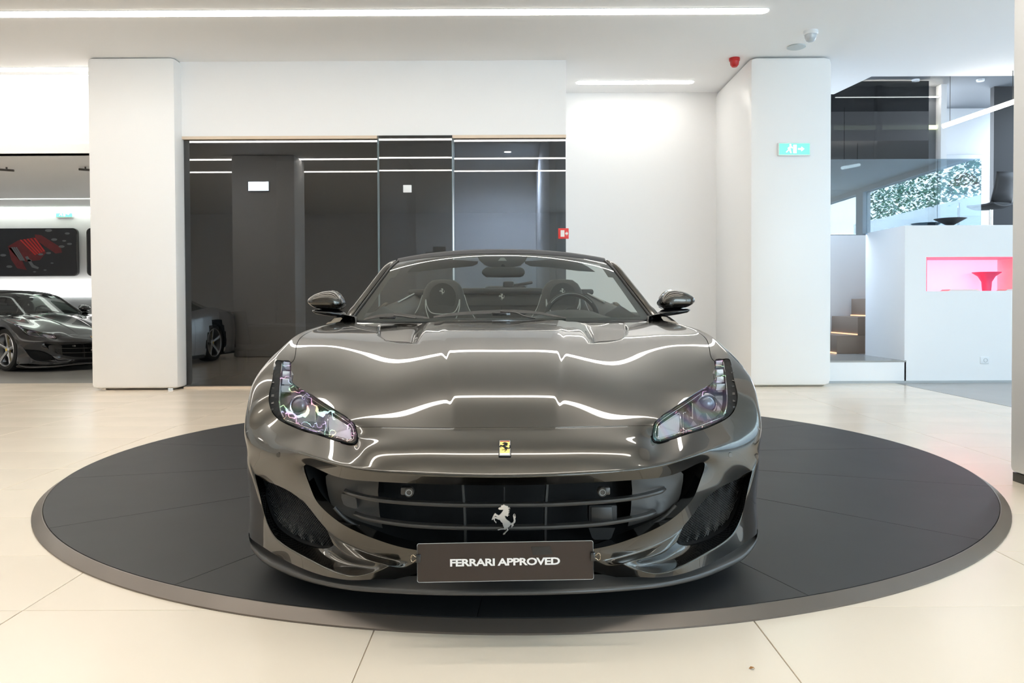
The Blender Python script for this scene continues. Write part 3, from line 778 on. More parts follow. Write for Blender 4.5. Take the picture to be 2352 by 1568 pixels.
# ---------------------------------------------------------------- mirrors
for s in (0, 1):
    st = [(706.5, 689, 694), (709, 684, 698), (715, 679, 703), (725, 673.5, 708), (740, 668.5, 710.5), (757, 666.5, 711.5), (769, 669, 712), (778, 676, 711), (785, 686, 707), (788, 692, 702)]
    rows = []
    for px, t, b in st:
        a, c_ = P(px, t, 1.83, s), P(px, b, 1.83, s); zt, zb, x = a.z, c_.z, a.x; zm = zb + (zt - zb) * .44; H = zt - zb; dep = .085 * min(1, H / .09) ** .5
        ring = []
        for k in range(24):
            an = 2 * math.pi * k / 24; cy, cz = math.cos(an), math.sin(an)
            y = 1.86 - (dep if cy > 0 else .055) * (abs(cy) ** .8) * (1 if cy > 0 else -1)
            z = zm + ((zt - zm) if cz > 0 else (zm - zb)) * (abs(cz) ** (.85 if cz > 0 else .6)) * (1 if cz > 0 else -1)
            ring.append(Vector((x, y, z)))
        rows.append(ring)
    rows = [[sum(rows[0], Vector()) / 24] * 24] + rows + [[sum(rows[-1], Vector()) / 24] * 24]
    mm_ = loft('door_mirror', rows, M['paint'], car, closed=True)
    rows = []
    for px, t, b, dep in [(718, 710, 717, .03), (726, 709.5, 721, .06), (745, 710, 724.5, .07), (765, 710, 727.5, .06), (780, 712, 730, .045), (800, 722, 734, .03), (822, 724, 737, .03)]:
        a, c_ = P(px, t, 1.84, s), P(px, b, 1.84, s); zm = (a.z + c_.z) / 2; h = (a.z - c_.z) / 2
        rows.append([Vector((a.x, 1.86 + dep * math.cos(2 * math.pi * k / 12), zm + h * math.sin(2 * math.pi * k / 12))) for k in range(12)])
    rows = [[sum(rows[0], Vector()) / 12] * 12] + rows
    loft('mirror_foot', rows, M['gloss'], mm_, closed=True)
    loft('mirror_glass', [[Vector((P(px, 0, 1.9, s).x, 1.918, P(px, t, 1.918, s).z)) for px, t, b in st[1:-1]], [Vector((P(px, 0, 1.9, s).x, 1.918, P(px, b, 1.918, s).z)) for px, t, b in st[1:-1]]], M['mirror'], mm_)
# ---------------------------------------------------------------- doors, rear body
def hw_(y, z):
    t = [(0.12, .925), (.25, .945), (.40, .957), (.52, .962), (.64, .955), (.74, .945), (.80, .935), (.86, .90), (.90, .845)]
    for (a, b), (c, d) in zip(t, t[1:]):
        if z <= c: w = b + (d - b) * (z - a) / (c - a); break
    else: w = t[-1][1]
    return w + .022 * math.exp(-((y - 3.65) / .45) ** 2) - .10 * sm(4.1, 4.62, y)
ZS = [.13, .25, .40, .52, .62, .70, .76, .81, .85, .88, .90]
for s in (0, 1):
    g = -1 if s == 0 else 1
    def side(name, y0, y1, n, m=M['paint'], arch=False):
        V, Fc = [], []
        for i in range(n + 1):
            y = y0 + (y1 - y0) * i / n; rise = .085 * math.exp(-((y - 3.60) / .55) ** 2)
            for z in ZS: V.append(Vector((g * hw_(y, z), y, z + rise * sm(.3, .9, z))))
        k = len(ZS)
        for i in range(n):
            for j in range(k - 1):
                ym = y0 + (y1 - y0) * (i + .5) / n; zm = (ZS[j] + ZS[j + 1]) / 2
                if arch and math.hypot(ym - 3.61, zm - .34) < .375: continue
                Fc.append((i * k + j, (i + 1) * k + j, (i + 1) * k + j + 1, i * k + j + 1))
        return mk(name, V, Fc, m, car, smooth=True)
    side('door', 1.625, 2.86, 12); side('rear_wing', 2.866, 4.56, 48, arch=True)
    tube('door_handle', [Vector((g * (hw_(y, .74) + .012), y, .745)) for y in (2.5, 2.56, 2.62, 2.68)], .008, M['paint'], bpy.context.scene.objects['door' if s == 0 else 'door.001'], n=8)
    # belt top of the doors
    loft('door_top', [[Vector((g * hw_(y, .9), y, .9)) , Vector((g * .80, y, .918)), Vector((g * .74, y, .905)), Vector((g * .72, y, .80)), Vector((g * .70, y, .45))] for y in [1.62 + k * .14 for k in range(10)]], M['leather'], car)
    # sill
    box('side_sill', g * .93 - .02, g * .93 + .02, 1.34, 3.2, .09, .15, M['plastic'], car, bev=.01)
tail = [[Vector((x * (1 - .02 * k), 4.56 + .06 * math.cos(x * 1.2) + .03 * math.sin(k), z)) for x in [-.86 + .172 * i for i in range(11)]] for k, z in enumerate((.2, .35, .5, .65, .78, .9, .93))]
tb = loft('rear_bumper', tail, M['paint'], car)
for g in (-1, 1):
    lathe('tail_light', [(0, .03), (.06, .025), (.07, .0), (.07, -.03)], M['red'], tb, axis='Y', loc=(g * .62, 4.64, .72))
dk = [[Vector((x, y, .955 - .03 * sm(3.4, 4.6, y) - .05 * (abs(x) / .86) ** 3 + .075 * math.exp(-((y - 3.60) / .55) ** 2) * (abs(x) / .86) ** 2)) for x in [-.86 + .086 * i for i in range(21)]] for y in [3.42, 3.6, 3.8, 4.0, 4.2, 4.4, 4.55, 4.62]]
loft('boot_lid', dk, M['paint'], car)
# ---------------------------------------------------------------- wheels
def wheel(x, y, parent, cal=True):
    g = -1 if x < 0 else 1; o = Vector((x, y, .34))
    def LX(r, h): return (r, h * g)
    t = lathe('tyre', [LX(.255, -.11), LX(.30, -.122), (.33, -.105 * g), (.3385, -.07 * g), (.34, .0), (.3385, .07 * g), (.33, .105 * g), (.30, .122 * g), (.262, .112 * g), (.255, .10 * g)], M['rubber'], parent, n=56, axis='X', loc=o)
    lathe('rim', [LX(.262, .112), LX(.256, .118), LX(.245, .108), LX(.238, .07), LX(.232, -.10), LX(.25, -.115)], M['alloy'], t, n=56, axis='X', loc=o)
    lathe('brake_disc', [LX(.06, .0), LX(.18, .0), LX(.18, -.03), LX(.06, -.03)], M['alloy'], t, n=40, axis='X', loc=o)
    for k in range(5):
        a0 = 2 * math.pi * k / 5 + math.pi / 2 + .1
        rows = []
        for r, w, h in ((.03, .026, .068), (.08, .023, .075), (.14, .021, .088), (.20, .025, .098), (.243, .034, .103)):
            row = []
            for dw, dh in ((-w, -.022), (-w * .9, 0), (-w * .2, .003), (0, -.003), (w * .2, .003), (w * .9, 0), (w, -.022), (0, -.034)):
                row.append(o + Vector(((h + dh) * g, math.cos(a0) * r - math.sin(a0) * dw, math.sin(a0) * r + math.cos(a0) * dw)))
            rows.append(row)
        loft('spoke', rows, M['alloy'], t, closed=True, auto=40)
    lathe('hub_cap', [LX(0, .088), LX(.026, .087), LX(.030, .082), LX(.055, .075), LX(.055, .04)], M['alloy'], t, n=28, axis='X', loc=o)
    lathe('hub_badge', [LX(0, .0905), LX(.024, .089)], M['yellow'], t, n=24, axis='X', loc=o)
    V, Fc = [], []
    rows = []
    for k in range(9):
        a = R(118 + k * 14); 
        rows.append([o + Vector((h * g, math.cos(a) * r, math.sin(a) * r)) for r, h in ((.13, .03), (.20, .03), (.215, .0), (.20, -.05), (.13, -.05))])
    q = loft('brake_caliper', rows, M['yellow'], t, closed=True, auto=40)
    return t
for y, xx in ((.94, .80), (3.61, .81)):
    for g in (-1, 1):
        wheel(g * xx, y, car)
for g in (-1, 1):
    for y in (.94, 3.61):
        rows = [[Vector((g * x, y + .375 * math.cos(a), .34 + .375 * math.sin(a))) for x in (.93, .60)] for a in [R(-30 + 12 * k) for k in range(21)]]
        w = loft('wheel_arch_liner', rows, M['matte'], car)
        V = [Vector((g * .60, y, .34))] + [r[1] for r in rows]; mk('arch_back', V, [(0, i, i + 1) for i in range(1, len(rows))], M['matte'], w)
# floor pan and scuttle so nothing shows through
box('floor_pan', -.88, .88, 1.0, 4.5, .10, .14, M['matte'], car)
box('bulkhead', -.55, .55, .45, 1.38, .14, .50, M['matte'], car)
# ---------------------------------------------------------------- cabin
box('cabin_tub', -.74, .74, 1.6, 3.35, .15, .30, M['leather'], car)
dash = []
for i in range(31):
    u = -1 + i / 15; x = .74 * u
    bin_ = .045 * math.exp(-((x - .37) / .17) ** 4)
    dash.append([Vector((x, 1.58, .865)), Vector((x, 1.75, .885 + bin_ * .6)), Vector((x, 1.92, .892 + bin_)), Vector((x, 2.02, .875 + bin_)), Vector((x, 2.06, .80)), Vector((x, 2.08, .60)), Vector((x, 2.0, .4))])
loft('dashboard', dash, M['leather'], car)
lathe('dash_speaker', [(0, .015), (.05, .012), (.06, 0), (.06, -.03)], M['leather'], car, loc=(-.62, 1.72, .885), n=24)
# steering wheel on the picture's right
sc = P(1313, 731, 2.22); ring = [sc + Vector((.150 * math.cos(a), .04 * math.sin(a), .142 * math.sin(a))) for a in [2 * math.pi * k / 48 for k in range(48)]]
sw = tube('steering_wheel', ring, .014, M['leather'], car, n=10, closed=True, up=Vector((0, 1, .1)))
tube('rim_pale_line', [p + Vector((0, -.013, .004)) for p in ring[5:20]], .0022, M['piping'], sw, n=5)  # pale line along the top of the wheel rim
lathe('steering_boss', [(0, -.03), (.05, -.028), (.065, -.01), (.065, .05)], M['leather'], sw, axis='Y', loc=sc)
for a in (R(180), R(0), R(-90)):
    tube('spoke', [sc, sc + Vector((.146 * math.cos(a), .04 * math.sin(a), .138 * math.sin(a)))], .014, M['leather'], sw, n=8, flat=.5)
# rearing-horse outline (photo crop, 15.68 px per px)
HORSE = [(730,260),(800,300),(905,335),(872,362),(975,380),(900,402),(985,430),(895,452),(965,505),(890,527),(960,556),(885,577),(945,594),(882,625),(925,640),(870,662),(955,665),(892,690),(890,728),(850,702),(790,684),(776,700),(790,760),(850,840),(940,900),(1005,972),(1080,945),(1112,880),(1100,780),(1085,690),(1108,640),(1150,605),(1118,680),(1130,715),(1172,642),(1178,655),(1148,745),(1190,700),(1190,740),(1168,790),(1180,880),(1160,950),(1105,990),(1115,1080),(1085,1060),(1040,1145),(1020,1130),(1032,1045),(1005,1015),(970,1070),(930,1110),(885,1135),(885,1180),(915,1225),(800,1340),(780,1385),(705,1395),(720,1360),(760,1330),(860,1235),(838,1180),(820,1110),(818,1190),(790,1215),(760,1197),(620,1200),(540,1235),(500,1215),(560,1190),(640,1167),(765,1165),(720,1080),(700,1010),(690,960),(640,920),(585,835),(530,830),(480,797),(410,777),(400,840),(418,890),(465,930),(455,970),(385,890),(358,735),(380,716),(500,733),(425,682),(400,700),(345,800),(335,830),(285,840),(320,740),(360,660),(400,597),(425,592),(480,640),(555,670),(590,640),(650,580),(730,460),(580,457),(535,430),(550,380),(640,350),(635,315),(650,292),(715,285)]
def horse(name, c, h, m, parent, thick=.004, ax=Vector((1, 0, 0)), upv=Vector((0, 0, 1)), label=None, bev=0):
    k = h / 1135
    nrm = ax.cross(upv).normalized()
    mt = Matrix(((ax.x, nrm.x * -1, upv.x, c.x), (ax.y, nrm.y * -1, upv.y, c.y), (ax.z, nrm.z * -1, upv.z, c.z), (0, 0, 0, 1)))
    # local: x right, y into the picture, z up
    yv = upv.cross(ax).normalized()
    mt = Matrix(((ax.x, yv.x, upv.x, c.x), (ax.y, yv.y, upv.y, c.y), (ax.z, yv.z, upv.z, c.z), (0, 0, 0, 1)))
    b = polyprism([((a - 735) * k, (827 - d) * k) for a, d in HORSE], thick, mtx=mt)
    return mkbm(name, b, m, parent, label=label)
c = P(1156.9, 1192.8, .085)
horse('horse_emblem', c, .0925, M['satin'], gr, .006, label='silver rearing horse emblem')
box('emblem_mount', c.x - .008, c.x + .008, .09, .13, c.z - .01, c.z + .01, M['plastic'], gr)
# nose badge lying on the bodywork
bp = on_body(1159.5, 1029); 
if bp:
    h2 = on_body(1159.5, 1010); h3 = on_body(1159.5, 1048); upv = (h2 - h3).normalized(); ax = Vector((1, 0, 0)); nv = upv.cross(ax).normalized() * 1
    Hh = (h2 - h3).length / 38 * 36
    def plate(name, w, h, off, m, parent, th=.0015, dz=0, rad=.2):
        mt = Matrix(((ax.x, nv.x, upv.x, 0), (ax.y, nv.y, upv.y, 0), (ax.z, nv.z, upv.z, 0), (0, 0, 0, 1)))
        mt = Matrix.Translation(bp - nv * off + upv * dz) @ mt
        poly = []
        for cx, cz, a0 in ((w / 2, h / 2, 0), (-w / 2, h / 2, 90), (-w / 2, -h / 2, 180), (w / 2, -h / 2, 270)):
            r_ = w * rad * .4
            for k in range(4):
                a = R(a0 + 30 * k); poly.append((cx - math.copysign(r_, cx) + r_ * math.cos(a), cz - math.copysign(r_, cz) + r_ * math.sin(a)))
        return mkbm(name, polyprism(poly, th, mtx=mt), m, parent)
    w = .0385
    bd = plate('nose_badge', w, Hh * 1.06, .0006, M['gloss'], car)
    plate('badge_frame', w * .89, Hh * .98, .0014, M['chrome'], bd)
    plate('badge_field', w * .78, Hh * .72, .0021, M['shield'], bd, dz=.002, rad=.05)
    plate('badge_stripe', w * .78, Hh * .035, .0024, M['red'], bd, dz=Hh * .42, rad=.02)
    plate('badge_base', w * .78, Hh * .11, .0024, M['print_white'], bd, dz=-Hh * .40, rad=.02)
    horse('badge_horse', bp - nv * .0032 + upv * .004, Hh * .58, M['gloss'], bd, .001, ax, upv)
# seats
def seat(cx_, s):
    y0 = 2.70
    rows = []
    for z, w, d, dy in ((.30, .26, .10, -.06), (.55, .265, .10, -.02), (.72, .262, .09, .02), (.80, .245, .085, .04), (.87, .205, .08, .055), (.93, .165, .075, .065), (1.0, .142, .07, .072), (1.06, .128, .06, .078), (1.10, .105, .05, .082), (1.125, .07, .035, .085), (1.13, .02, .01, .087)):
        rows.append([Vector((cx_ + w * math.copysign(abs(math.cos(a)) ** .6, math.cos(a)), y0 + dy + d * math.copysign(abs(math.sin(a)) ** .8, math.sin(a)), z)) for a in [2 * math.pi * k / 28 for k in range(28)]])
    st = loft('seat', rows, M['leather'], car, closed=True)
    boxc = box('seat_cushion', cx_ - .26, cx_ + .26, 2.18, 2.72, .30, .44, M['leather'], st, bev=.05)
    head = P(1016 if s == 0 else 1289, 669, 2.66)
    horse('headrest_horse', Vector((cx_ - .004, y0 - .010, head.z)), .042, M['silver_thread'], st, .002)
    # headrest cushion panel with light piping below
    pan = [(cx_ + .085 * math.cos(a), 1.02 + .085 * math.sin(a) * (1 if math.sin(a) > 0 else 1.25)) for a in [2 * math.pi * k / 24 for k in range(24)]]
    b = polyprism(pan, .03); 
    for v in b.verts: v.co.y += y0 - .004
    mkbm('headrest_pad', b, M['leather'], st)
    for g in (-1, 1):
        tube('piping', spl([Vector((cx_ + g * .108, y0 - .012, 1.00)), Vector((cx_ + g * .098, y0 - .024, .955)), Vector((cx_ + g * .07, y0 - .032, .915)), Vector((cx_, y0 - .034, .905))], 5), .0035, M['piping'], st, n=6)
        tube('piping', spl([Vector((cx_ + g * .108, y0 - .012, 1.00)), Vector((cx_ + g * .106, y0 - .03, .94)), Vector((cx_ + g * .08, y0 - .045, .86))], 5), .0035, M['piping'], st, n=6)
        tube('piping', spl([Vector((cx_ + g * .135, y0 + .055, 1.03)), Vector((cx_ + g * .165, y0 + .045, .94)), Vector((cx_ + g * .225, y0 + .03, .84)), Vector((cx_ + g * .25, y0 + .01, .72))], 5), .003, M['piping'], st, n=6)
    return st
xs0 = P(1017, 690, 2.7).x; xs1 = -xs0 + .0
seat(xs0, 0); seat(abs(xs0) + .02, 1)
# rear bench wall
rb = box('rear_bench', -.62, .62, 3.26, 3.42, .5, 1.045, M['leather'], car, bev=.025)
box('bench_roll', -.66, -.30, 3.23, 3.34, 1.035, 1.075, M['leather'], rb, bev=.015); box('bench_roll', -.28, .30, 3.23, 3.36, 1.04, 1.085, M['leather'], rb, bev=.015); box('bench_roll', .32, .66, 3.23, 3.34, 1.035, 1.075, M['leather'], rb, bev=.015)
box('bench_seam', -.6, .6, 3.252, 3.262, .955, .962, M['matte'], rb); box('bench_seam', .0, .006, 3.252, 3.262, .7, .955, M['matte'], rb)
horse('bench_horse', P(1152, 681, 3.235), .052, M['silver_thread'], rb, .002)
for x in (-.27, .24):
    lathe('rear_headrest', [(0, .05), (.06, .045), (.10, .02), (.11, -.05)], M['leather'], rb, loc=(x, 3.1, .86), n=20)
for g in (-1, 1):
    # side shoulder from the door to the bench, with bright edge
    rows = [[Vector((g * .845, 2.3 + 1.1 * t, .895 + .06 * t * t)), Vector((g * (.77 - .04 * t), 2.3 + 1.1 * t, .915 + .09 * t)), Vector((g * (.70 - .1 * t), 2.3 + 1.1 * t, .925 + .135 * t)), Vector((g * (.60 - .12 * t), 2.3 + 1.1 * t, .86 + .12 * t)), Vector((g * .58, 2.3 + 1.1 * t, .5))] for t in [k / 8 for k in range(9)]]
    sp = loft('side_trim', rows, M['leather'], car)
    tube('trim_edge', [r[2] + Vector((0, 0, .006)) for r in rows[3:]], .005, M['piping'], sp, n=6)
    rows = []
    for t in [k / 6 for k in range(7)]:
        rows.append([Vector((g * (.70 - .05 * math.sin(t * 3.1)), 1.72 + .5 * t, .90 + .06 * math.sin(t * 2.6))), Vector((g * .60, 1.72 + .5 * t, .885 + .04 * math.sin(t * 2.6))), Vector((g * .58, 1.75 + .5 * t, .75))])
    loft('door_shoulder', rows, M['leather'], car)
# dark bundle lying on the rear shelf
ob = P(1165, 655, 3.5)
b = boxbm(ob.x - .17, ob.x + .15, 3.44, 3.54, .96, 1.105, .03)
boxbm(ob.x - .03, ob.x + .05, 3.44, 3.54, 1.09, 1.14, .015, bm=b)
mt = Matrix.Translation((ob.x + .10, 3.5, 1.115)) @ Matrix.Rotation(R(-10), 4, 'Y')
boxbm(-.09, .09, -.04, .04, -.01, .012, .008, bm=b, mtx=mt)
mkbm('rear_shelf_bundle', b, M['charcoal'], car, True, auto=40)
# interior mirror, sensor pod, visors
a, b_ = P(1107, 613, 2.05), P(1205, 637, 2.05)
rows = []
for t, hh in ((0, .3), (.03, .7), (.1, .95), (.5, 1.02), (.9, .95), (.97, .7), (1, .3)):
    x = a.x + (b_.x - a.x) * t; zc = (a.z + b_.z) / 2 ; h = (a.z - b_.z) / 2 * hh
    rows.append([Vector((x, 2.05 + .018 * math.cos(2 * math.pi * k / 16), zc + h * math.copysign(abs(math.sin(2 * math.pi * k / 16)) ** .6, math.sin(2 * math.pi * k / 16)) * (1 if t > .05 else .8))) for k in range(16)])
im = loft('interior_mirror', rows, M['charcoal'], car, closed=True)
tube('mirror_stalk', [P(1156, 612, 2.06), P(1156, 600, 2.1)], .012, M['charcoal'], im, n=10)
sheet('sensor_pod', [(1096, 588), (1212, 588), (1206, 600), (1196, 609), (1180, 613), (1130, 613), (1113, 608), (1102, 599)], 2.06, .03, mat('sensor_pod_plastic', (.035, .035, .037), .4), car)
sheet('pod_window', [(1144, 598.5), (1164, 598.5), (1158, 591.5), (1150, 591.5)], 2.055, .004, M['piping'], car)
for s, o in ((0, [(936, 625), (955, 624), (1040, 615), (1085, 611), (1097, 605), (1098, 600), (1040, 596), (990, 598), (962, 606), (945, 615)]), (1, [(1205, 600), (1206, 605), (1218, 611), (1265, 614), (1330, 622), (1367, 624), (1350, 612), (1330, 602), (1300, 597), (1260, 596)])):
    sv = sheet('sun_visor', o, 2.18, .015, mat('visor_leather', (.05, .05, .05), .5) if s == 0 else bpy.data.materials['visor_leather'], car)
# ================================================================ THE SHOWROOM
def X_(px, Y, py=701): return at(px, py, Y).x
def Z_(py, Y, px=1176): return at(px, py, Y).z
def struct(o): o['kind'] = 'structure'; return o
CH = 3.97
# ---- floor: slab with the jointed beige tiles laid on it
fl = struct(box('floor', -12.5, 9.0, -6, 16, -.12, -.006, M['grout']))
TX = [.76 + 1.19 * k for k in range(-8, 4)] + [4.8]; TY = [2.54 + .565 * k for k in range(-3, 14)]
proto = {}
for i in range(len(TX) - 1):
    for j in range(len(TY) - 1):
        w = TX[i + 1] - TX[i]; h = TY[j + 1] - TY[j]; key = round(w, 3)
        if key not in proto:
            o = box('tile', -w / 2 + .0016, w / 2 - .0016, -h / 2 + .0014, h / 2 - .0014, -.008, 0, M['tile'], fl, bev=.0012, seg=1); proto[key] = o
        else: o = proto[key].copy(); COL.objects.link(o); o.parent = fl
        o.location = ((TX[i] + TX[i + 1]) / 2, (TY[j] + TY[j + 1]) / 2, 0)
for a in ((-12.5, TX[0], -6, 10.2), (TX[0], 9, -6, TY[0]), (TX[-1], 9, TY[0], 2.0)): box('plain_floor', a[0], a[1], a[2], a[3], -.007, 0, M['tile'], fl)
box('plain_floor', TX[0], 4.8, TY[-1], 10.2, -.007, 0, M['tile'], fl)
box('grey_floor', 4.8, 9, 2.0, 9.72, -.007, .002, M['grey_floor'], fl)
box('grey_floor', -12.5, 4.6, 10.2, 16, -.007, .0, M['grey_floor'], fl)
# ---- ceilings
b = bmesh.new(); poly = [(-12.5, -6), (9, -6), (9, 10.2), (4.72, 10.2), (4.58, 11.05), (.5, 11.05), (.5, 9.98), (-12.5, 9.98)]
lo = [b.verts.new((x, y, CH)) for x, y in poly]; hi = [b.verts.new((x, y, CH + .1)) for x, y in poly]
b.faces.new(lo[::-1]); b.faces.new(hi)
for i in range(len(poly)): b.faces.new((lo[i], lo[(i + 1) % len(poly)], hi[(i + 1) % len(poly)], hi[i]))
struct(mkbm('ceiling', b, M['ceil']))
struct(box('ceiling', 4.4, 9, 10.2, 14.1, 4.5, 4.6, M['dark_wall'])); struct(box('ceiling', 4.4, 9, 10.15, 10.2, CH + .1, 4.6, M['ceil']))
struct(box('ceiling', -12.5, -4.3, 9.98, 15.7, 2.975, 3.1, M['ceil']))
# ---- walls
def W_(name, *a, m=M['white'], bev=0): return struct(box(name, *a, m, bev=bev))
xl0, xl1 = X_(203 + 9, 9.3, 893), X_(412, 9.3, 893)
W_('wall_back_pillar_left', xl0, xl1, 9.27, 9.95, .02, CH, m=M['pillar'], bev=.05)
for x in (xl0 + .12, xl1 - .12): W_('trim_1', x - .03, x + .03, 9.33, 9.4, 0, .02, m=M['chrome'])
gx0, gx1 = xl1, X_(1301, 9.5)
GT = Z_(318, 9.5)
W_('wall_back_bulkhead', xl1 - .02, gx1, 9.46, 9.95, GT + .035, CH)
W_('wall_left_bulkhead', -12.5, xl0 + .05, 10.0, 10.15, 2.975, CH)
W_('wall_recess', gx1 - .1, 2.95, 10.92, 11.05, 0, CH)
W_('wall_recess_side', gx1 - .12, gx1 - .002, 9.52, 10.92, 0, CH)
W_('wall_far_left', -12.5, -4.3, 15.6, 15.75, 0, 2.975, m=M['white'])
W_('wall_office_left', -4.35, -4.2, 9.95, 15.6, 0, CH, m=M['white'])
W_('wall_left', -12.7, -12.5, -6, 16, 0, CH + .1)
xp0, xp1 = X_(1722, 9.32), X_(1914, 9.32)
W_('wall_back_pillar_right', xp0, xp1, 9.32, 10.95, .0, CH, m=M['pillar'], bev=.09)
W_('wall_pillar_near_right', 2.80, 3.62, 3.55, 4.36, .05, CH, m=M['pillar'], bev=.03)
W_('baseboard_near_right', 2.815, 3.60, 3.565, 4.345, .0, .05, m=M['plastic2'])
W_('wall_pillar_near_left', -5.5, -4.25, 3.0, 3.75, 0, CH, m=M['pillar'], bev=.05)
# right wall with the long window on the garden, front wall behind the viewer
for a in ((-6, 11, 0, .45), (-6, 11, 3.85, CH + .1), (-6, -4.6, .45, 3.85), (1.2, 1.6, .45, 3.85), (7.6, 11, .45, 3.85)):
    W_('wall_right', 9.0, 9.2, a[0], a[1], a[2], a[3])
for a in ((-12.5, 2.5, 0, CH + .1), (2.5, 8.6, 0, .3), (2.5, 8.6, 3.5, CH + .1), (8.6, 9.2, 0, CH + .1)):
    W_('wall_front', a[0], a[1], -6.2, -6.0, a[2], a[3])
for k, (a, b_) in enumerate(((-4.6, 1.2), (1.6, 7.6))):
    f = struct(box('window_%d' % (k + 1), 9.09, 9.11, a, b_, .45, 3.85, clear('window_glass_%d' % k, (.92, .96, .96), 1)))
f = struct(box('window_3', 2.5, 8.6, -6.11, -6.09, .3, 3.5, bpy.data.materials['window_glass_0']))
for n_, loc, rot, sx, sy in (('window_portal', (9.0, -1.7, 2.0), (0, R(90), 0), 3.1, 5.8), ('window_portal', (9.0, 4.6, 2.0), (0, R(90), 0), 3.1, 6.0), ('window_portal', (5.55, -6.0, 1.9), (R(90), 0, 0), 6.1, 3.2)):
    ld = bpy.data.lights.new(n_, 'AREA'); ld.shape = 'RECTANGLE'; ld.size = sx; ld.size_y = sy; ld.cycles.is_portal = True
    lo_ = bpy.data.objects.new(n_, ld); lo_.location = loc; lo_.rotation_euler = rot; COL.objects.link(lo_)
# ---- the dark glass front of the office
YG = 9.5
pane1 = (gx0 + .005, X_(870, YG)); pane2 = (X_(872, YG - .06), X_(1041, YG - .06)); pane3 = (X_(1044, YG), gx1 - .004)
def shop(x0, x1, y, z1, m, lab):
    o = box('glass_partition', x0, x1, y, y + .012, .025, z1, m); tag(o, lab, 'glass panel', 'office glazing'); 
    return o
g1_ = shop(pane1[0], pane1[1], YG, GT, M['shopglass_dark'], 'widest dark tinted glass panel, from the left pillar to the sliding door'); 
g2_ = shop(pane2[0], pane2[1], YG - .06, GT + .03, M['shopglass_dark'], 'narrow dark glass sliding door standing proud between two wider glass panels')
g3_ = shop(pane3[0], pane3[1], YG, GT, M['shopglass'], 'bluish glass panel at the right end, beside the white wall recess')
for o in (g1_, g2_, g3_): del o['group']
edge_m = mat('glass_edge', (.25, .36, .40), .2)
for o, x, y in ((g1_, pane1[1] - .004, YG), (g2_, pane2[1] - .006, YG - .06), (g2_, pane2[0], YG - .06), (g3_, pane3[0], YG)):
    box('glass_edge', x, x + .006, y - .002, y + .014, .025, GT, edge_m, o)
struct(box('trim_2', gx0, pane1[1], YG - .04, YG + .05, GT, GT + .036, M['oak'])); struct(box('trim_3', pane3[0] - .02, gx1, YG - .04, YG + .05, GT, GT + .036, M['oak']))
struct(box('trim_4', gx0, gx1, YG - .08, YG + .05, 0, .024, M['oak']))
sw_ = box('wall_switch', X_(930, YG), X_(949, YG), YG - .085, YG - .062, Z_(443, YG), Z_(426, YG), M['white_plastic'], bev=.004); tag(sw_, 'small square white box on the narrow dark sliding door', 'box')
# office behind the glass
W_('wall_office_back', -4.2, -1.85, 13.9, 14.0, 0, 3.6, m=M['grey_wall']); W_('wall_office_back', -1.85, gx1, 15.0, 15.1, 0, 3.6, m=M['white'])
W_('wall_office_middle', -1.95, -1.85, 11.0, 15.0, 0, 3.6, m=M['dark_wall'])
W_('wall_office_side', gx1 - .2, gx1 - .12, 9.6, 15.0, 0, 3.6, m=M['white'])
struct(box('ceiling', -4.2, gx1, 9.96, 15.1, 3.6, 3.7, M['grey_wall']))
def downlight(name, x, y, z, lab, s=14, r=.05, watt=0):
    t = empty(name, (x, y, z)); tag(t, lab, 'light')
    lathe('ring', [(r, 0), (r * 1.3, -.004), (r * 1.35, 0.0)], M['white_plastic'], t, n=24)
    lathe('bulb', [(0, -.003), (r, -.002)], emit('bulb_%s' % round(x, 2), (1, .93, .8), s), t, n=24)
    if watt:
        ld = bpy.data.lights.new('lamp', 'SPOT'); ld.energy = watt; ld.spot_size = R(172); ld.spot_blend = .6; ld.color = (.88, .93, 1); ld.shadow_soft_size = .06
        lo_ = bpy.data.objects.new('lamp', ld); COL.objects.link(lo_); lo_.parent = t; lo_.location = (0, 0, -.02)
p = at(1166, 353, 13.2); downlight('downlight', p.x, p.y, 3.6, 'round downlight glowing behind the bluish right glass panel', 30, .06, 420)
downlight('downlight', -3.0, 12.0, 3.6, 'unseen round lamp added behind the wide dark glass panel near the pillar', 8, .05, 40)  # unseen lamp, added to light the left part of the office
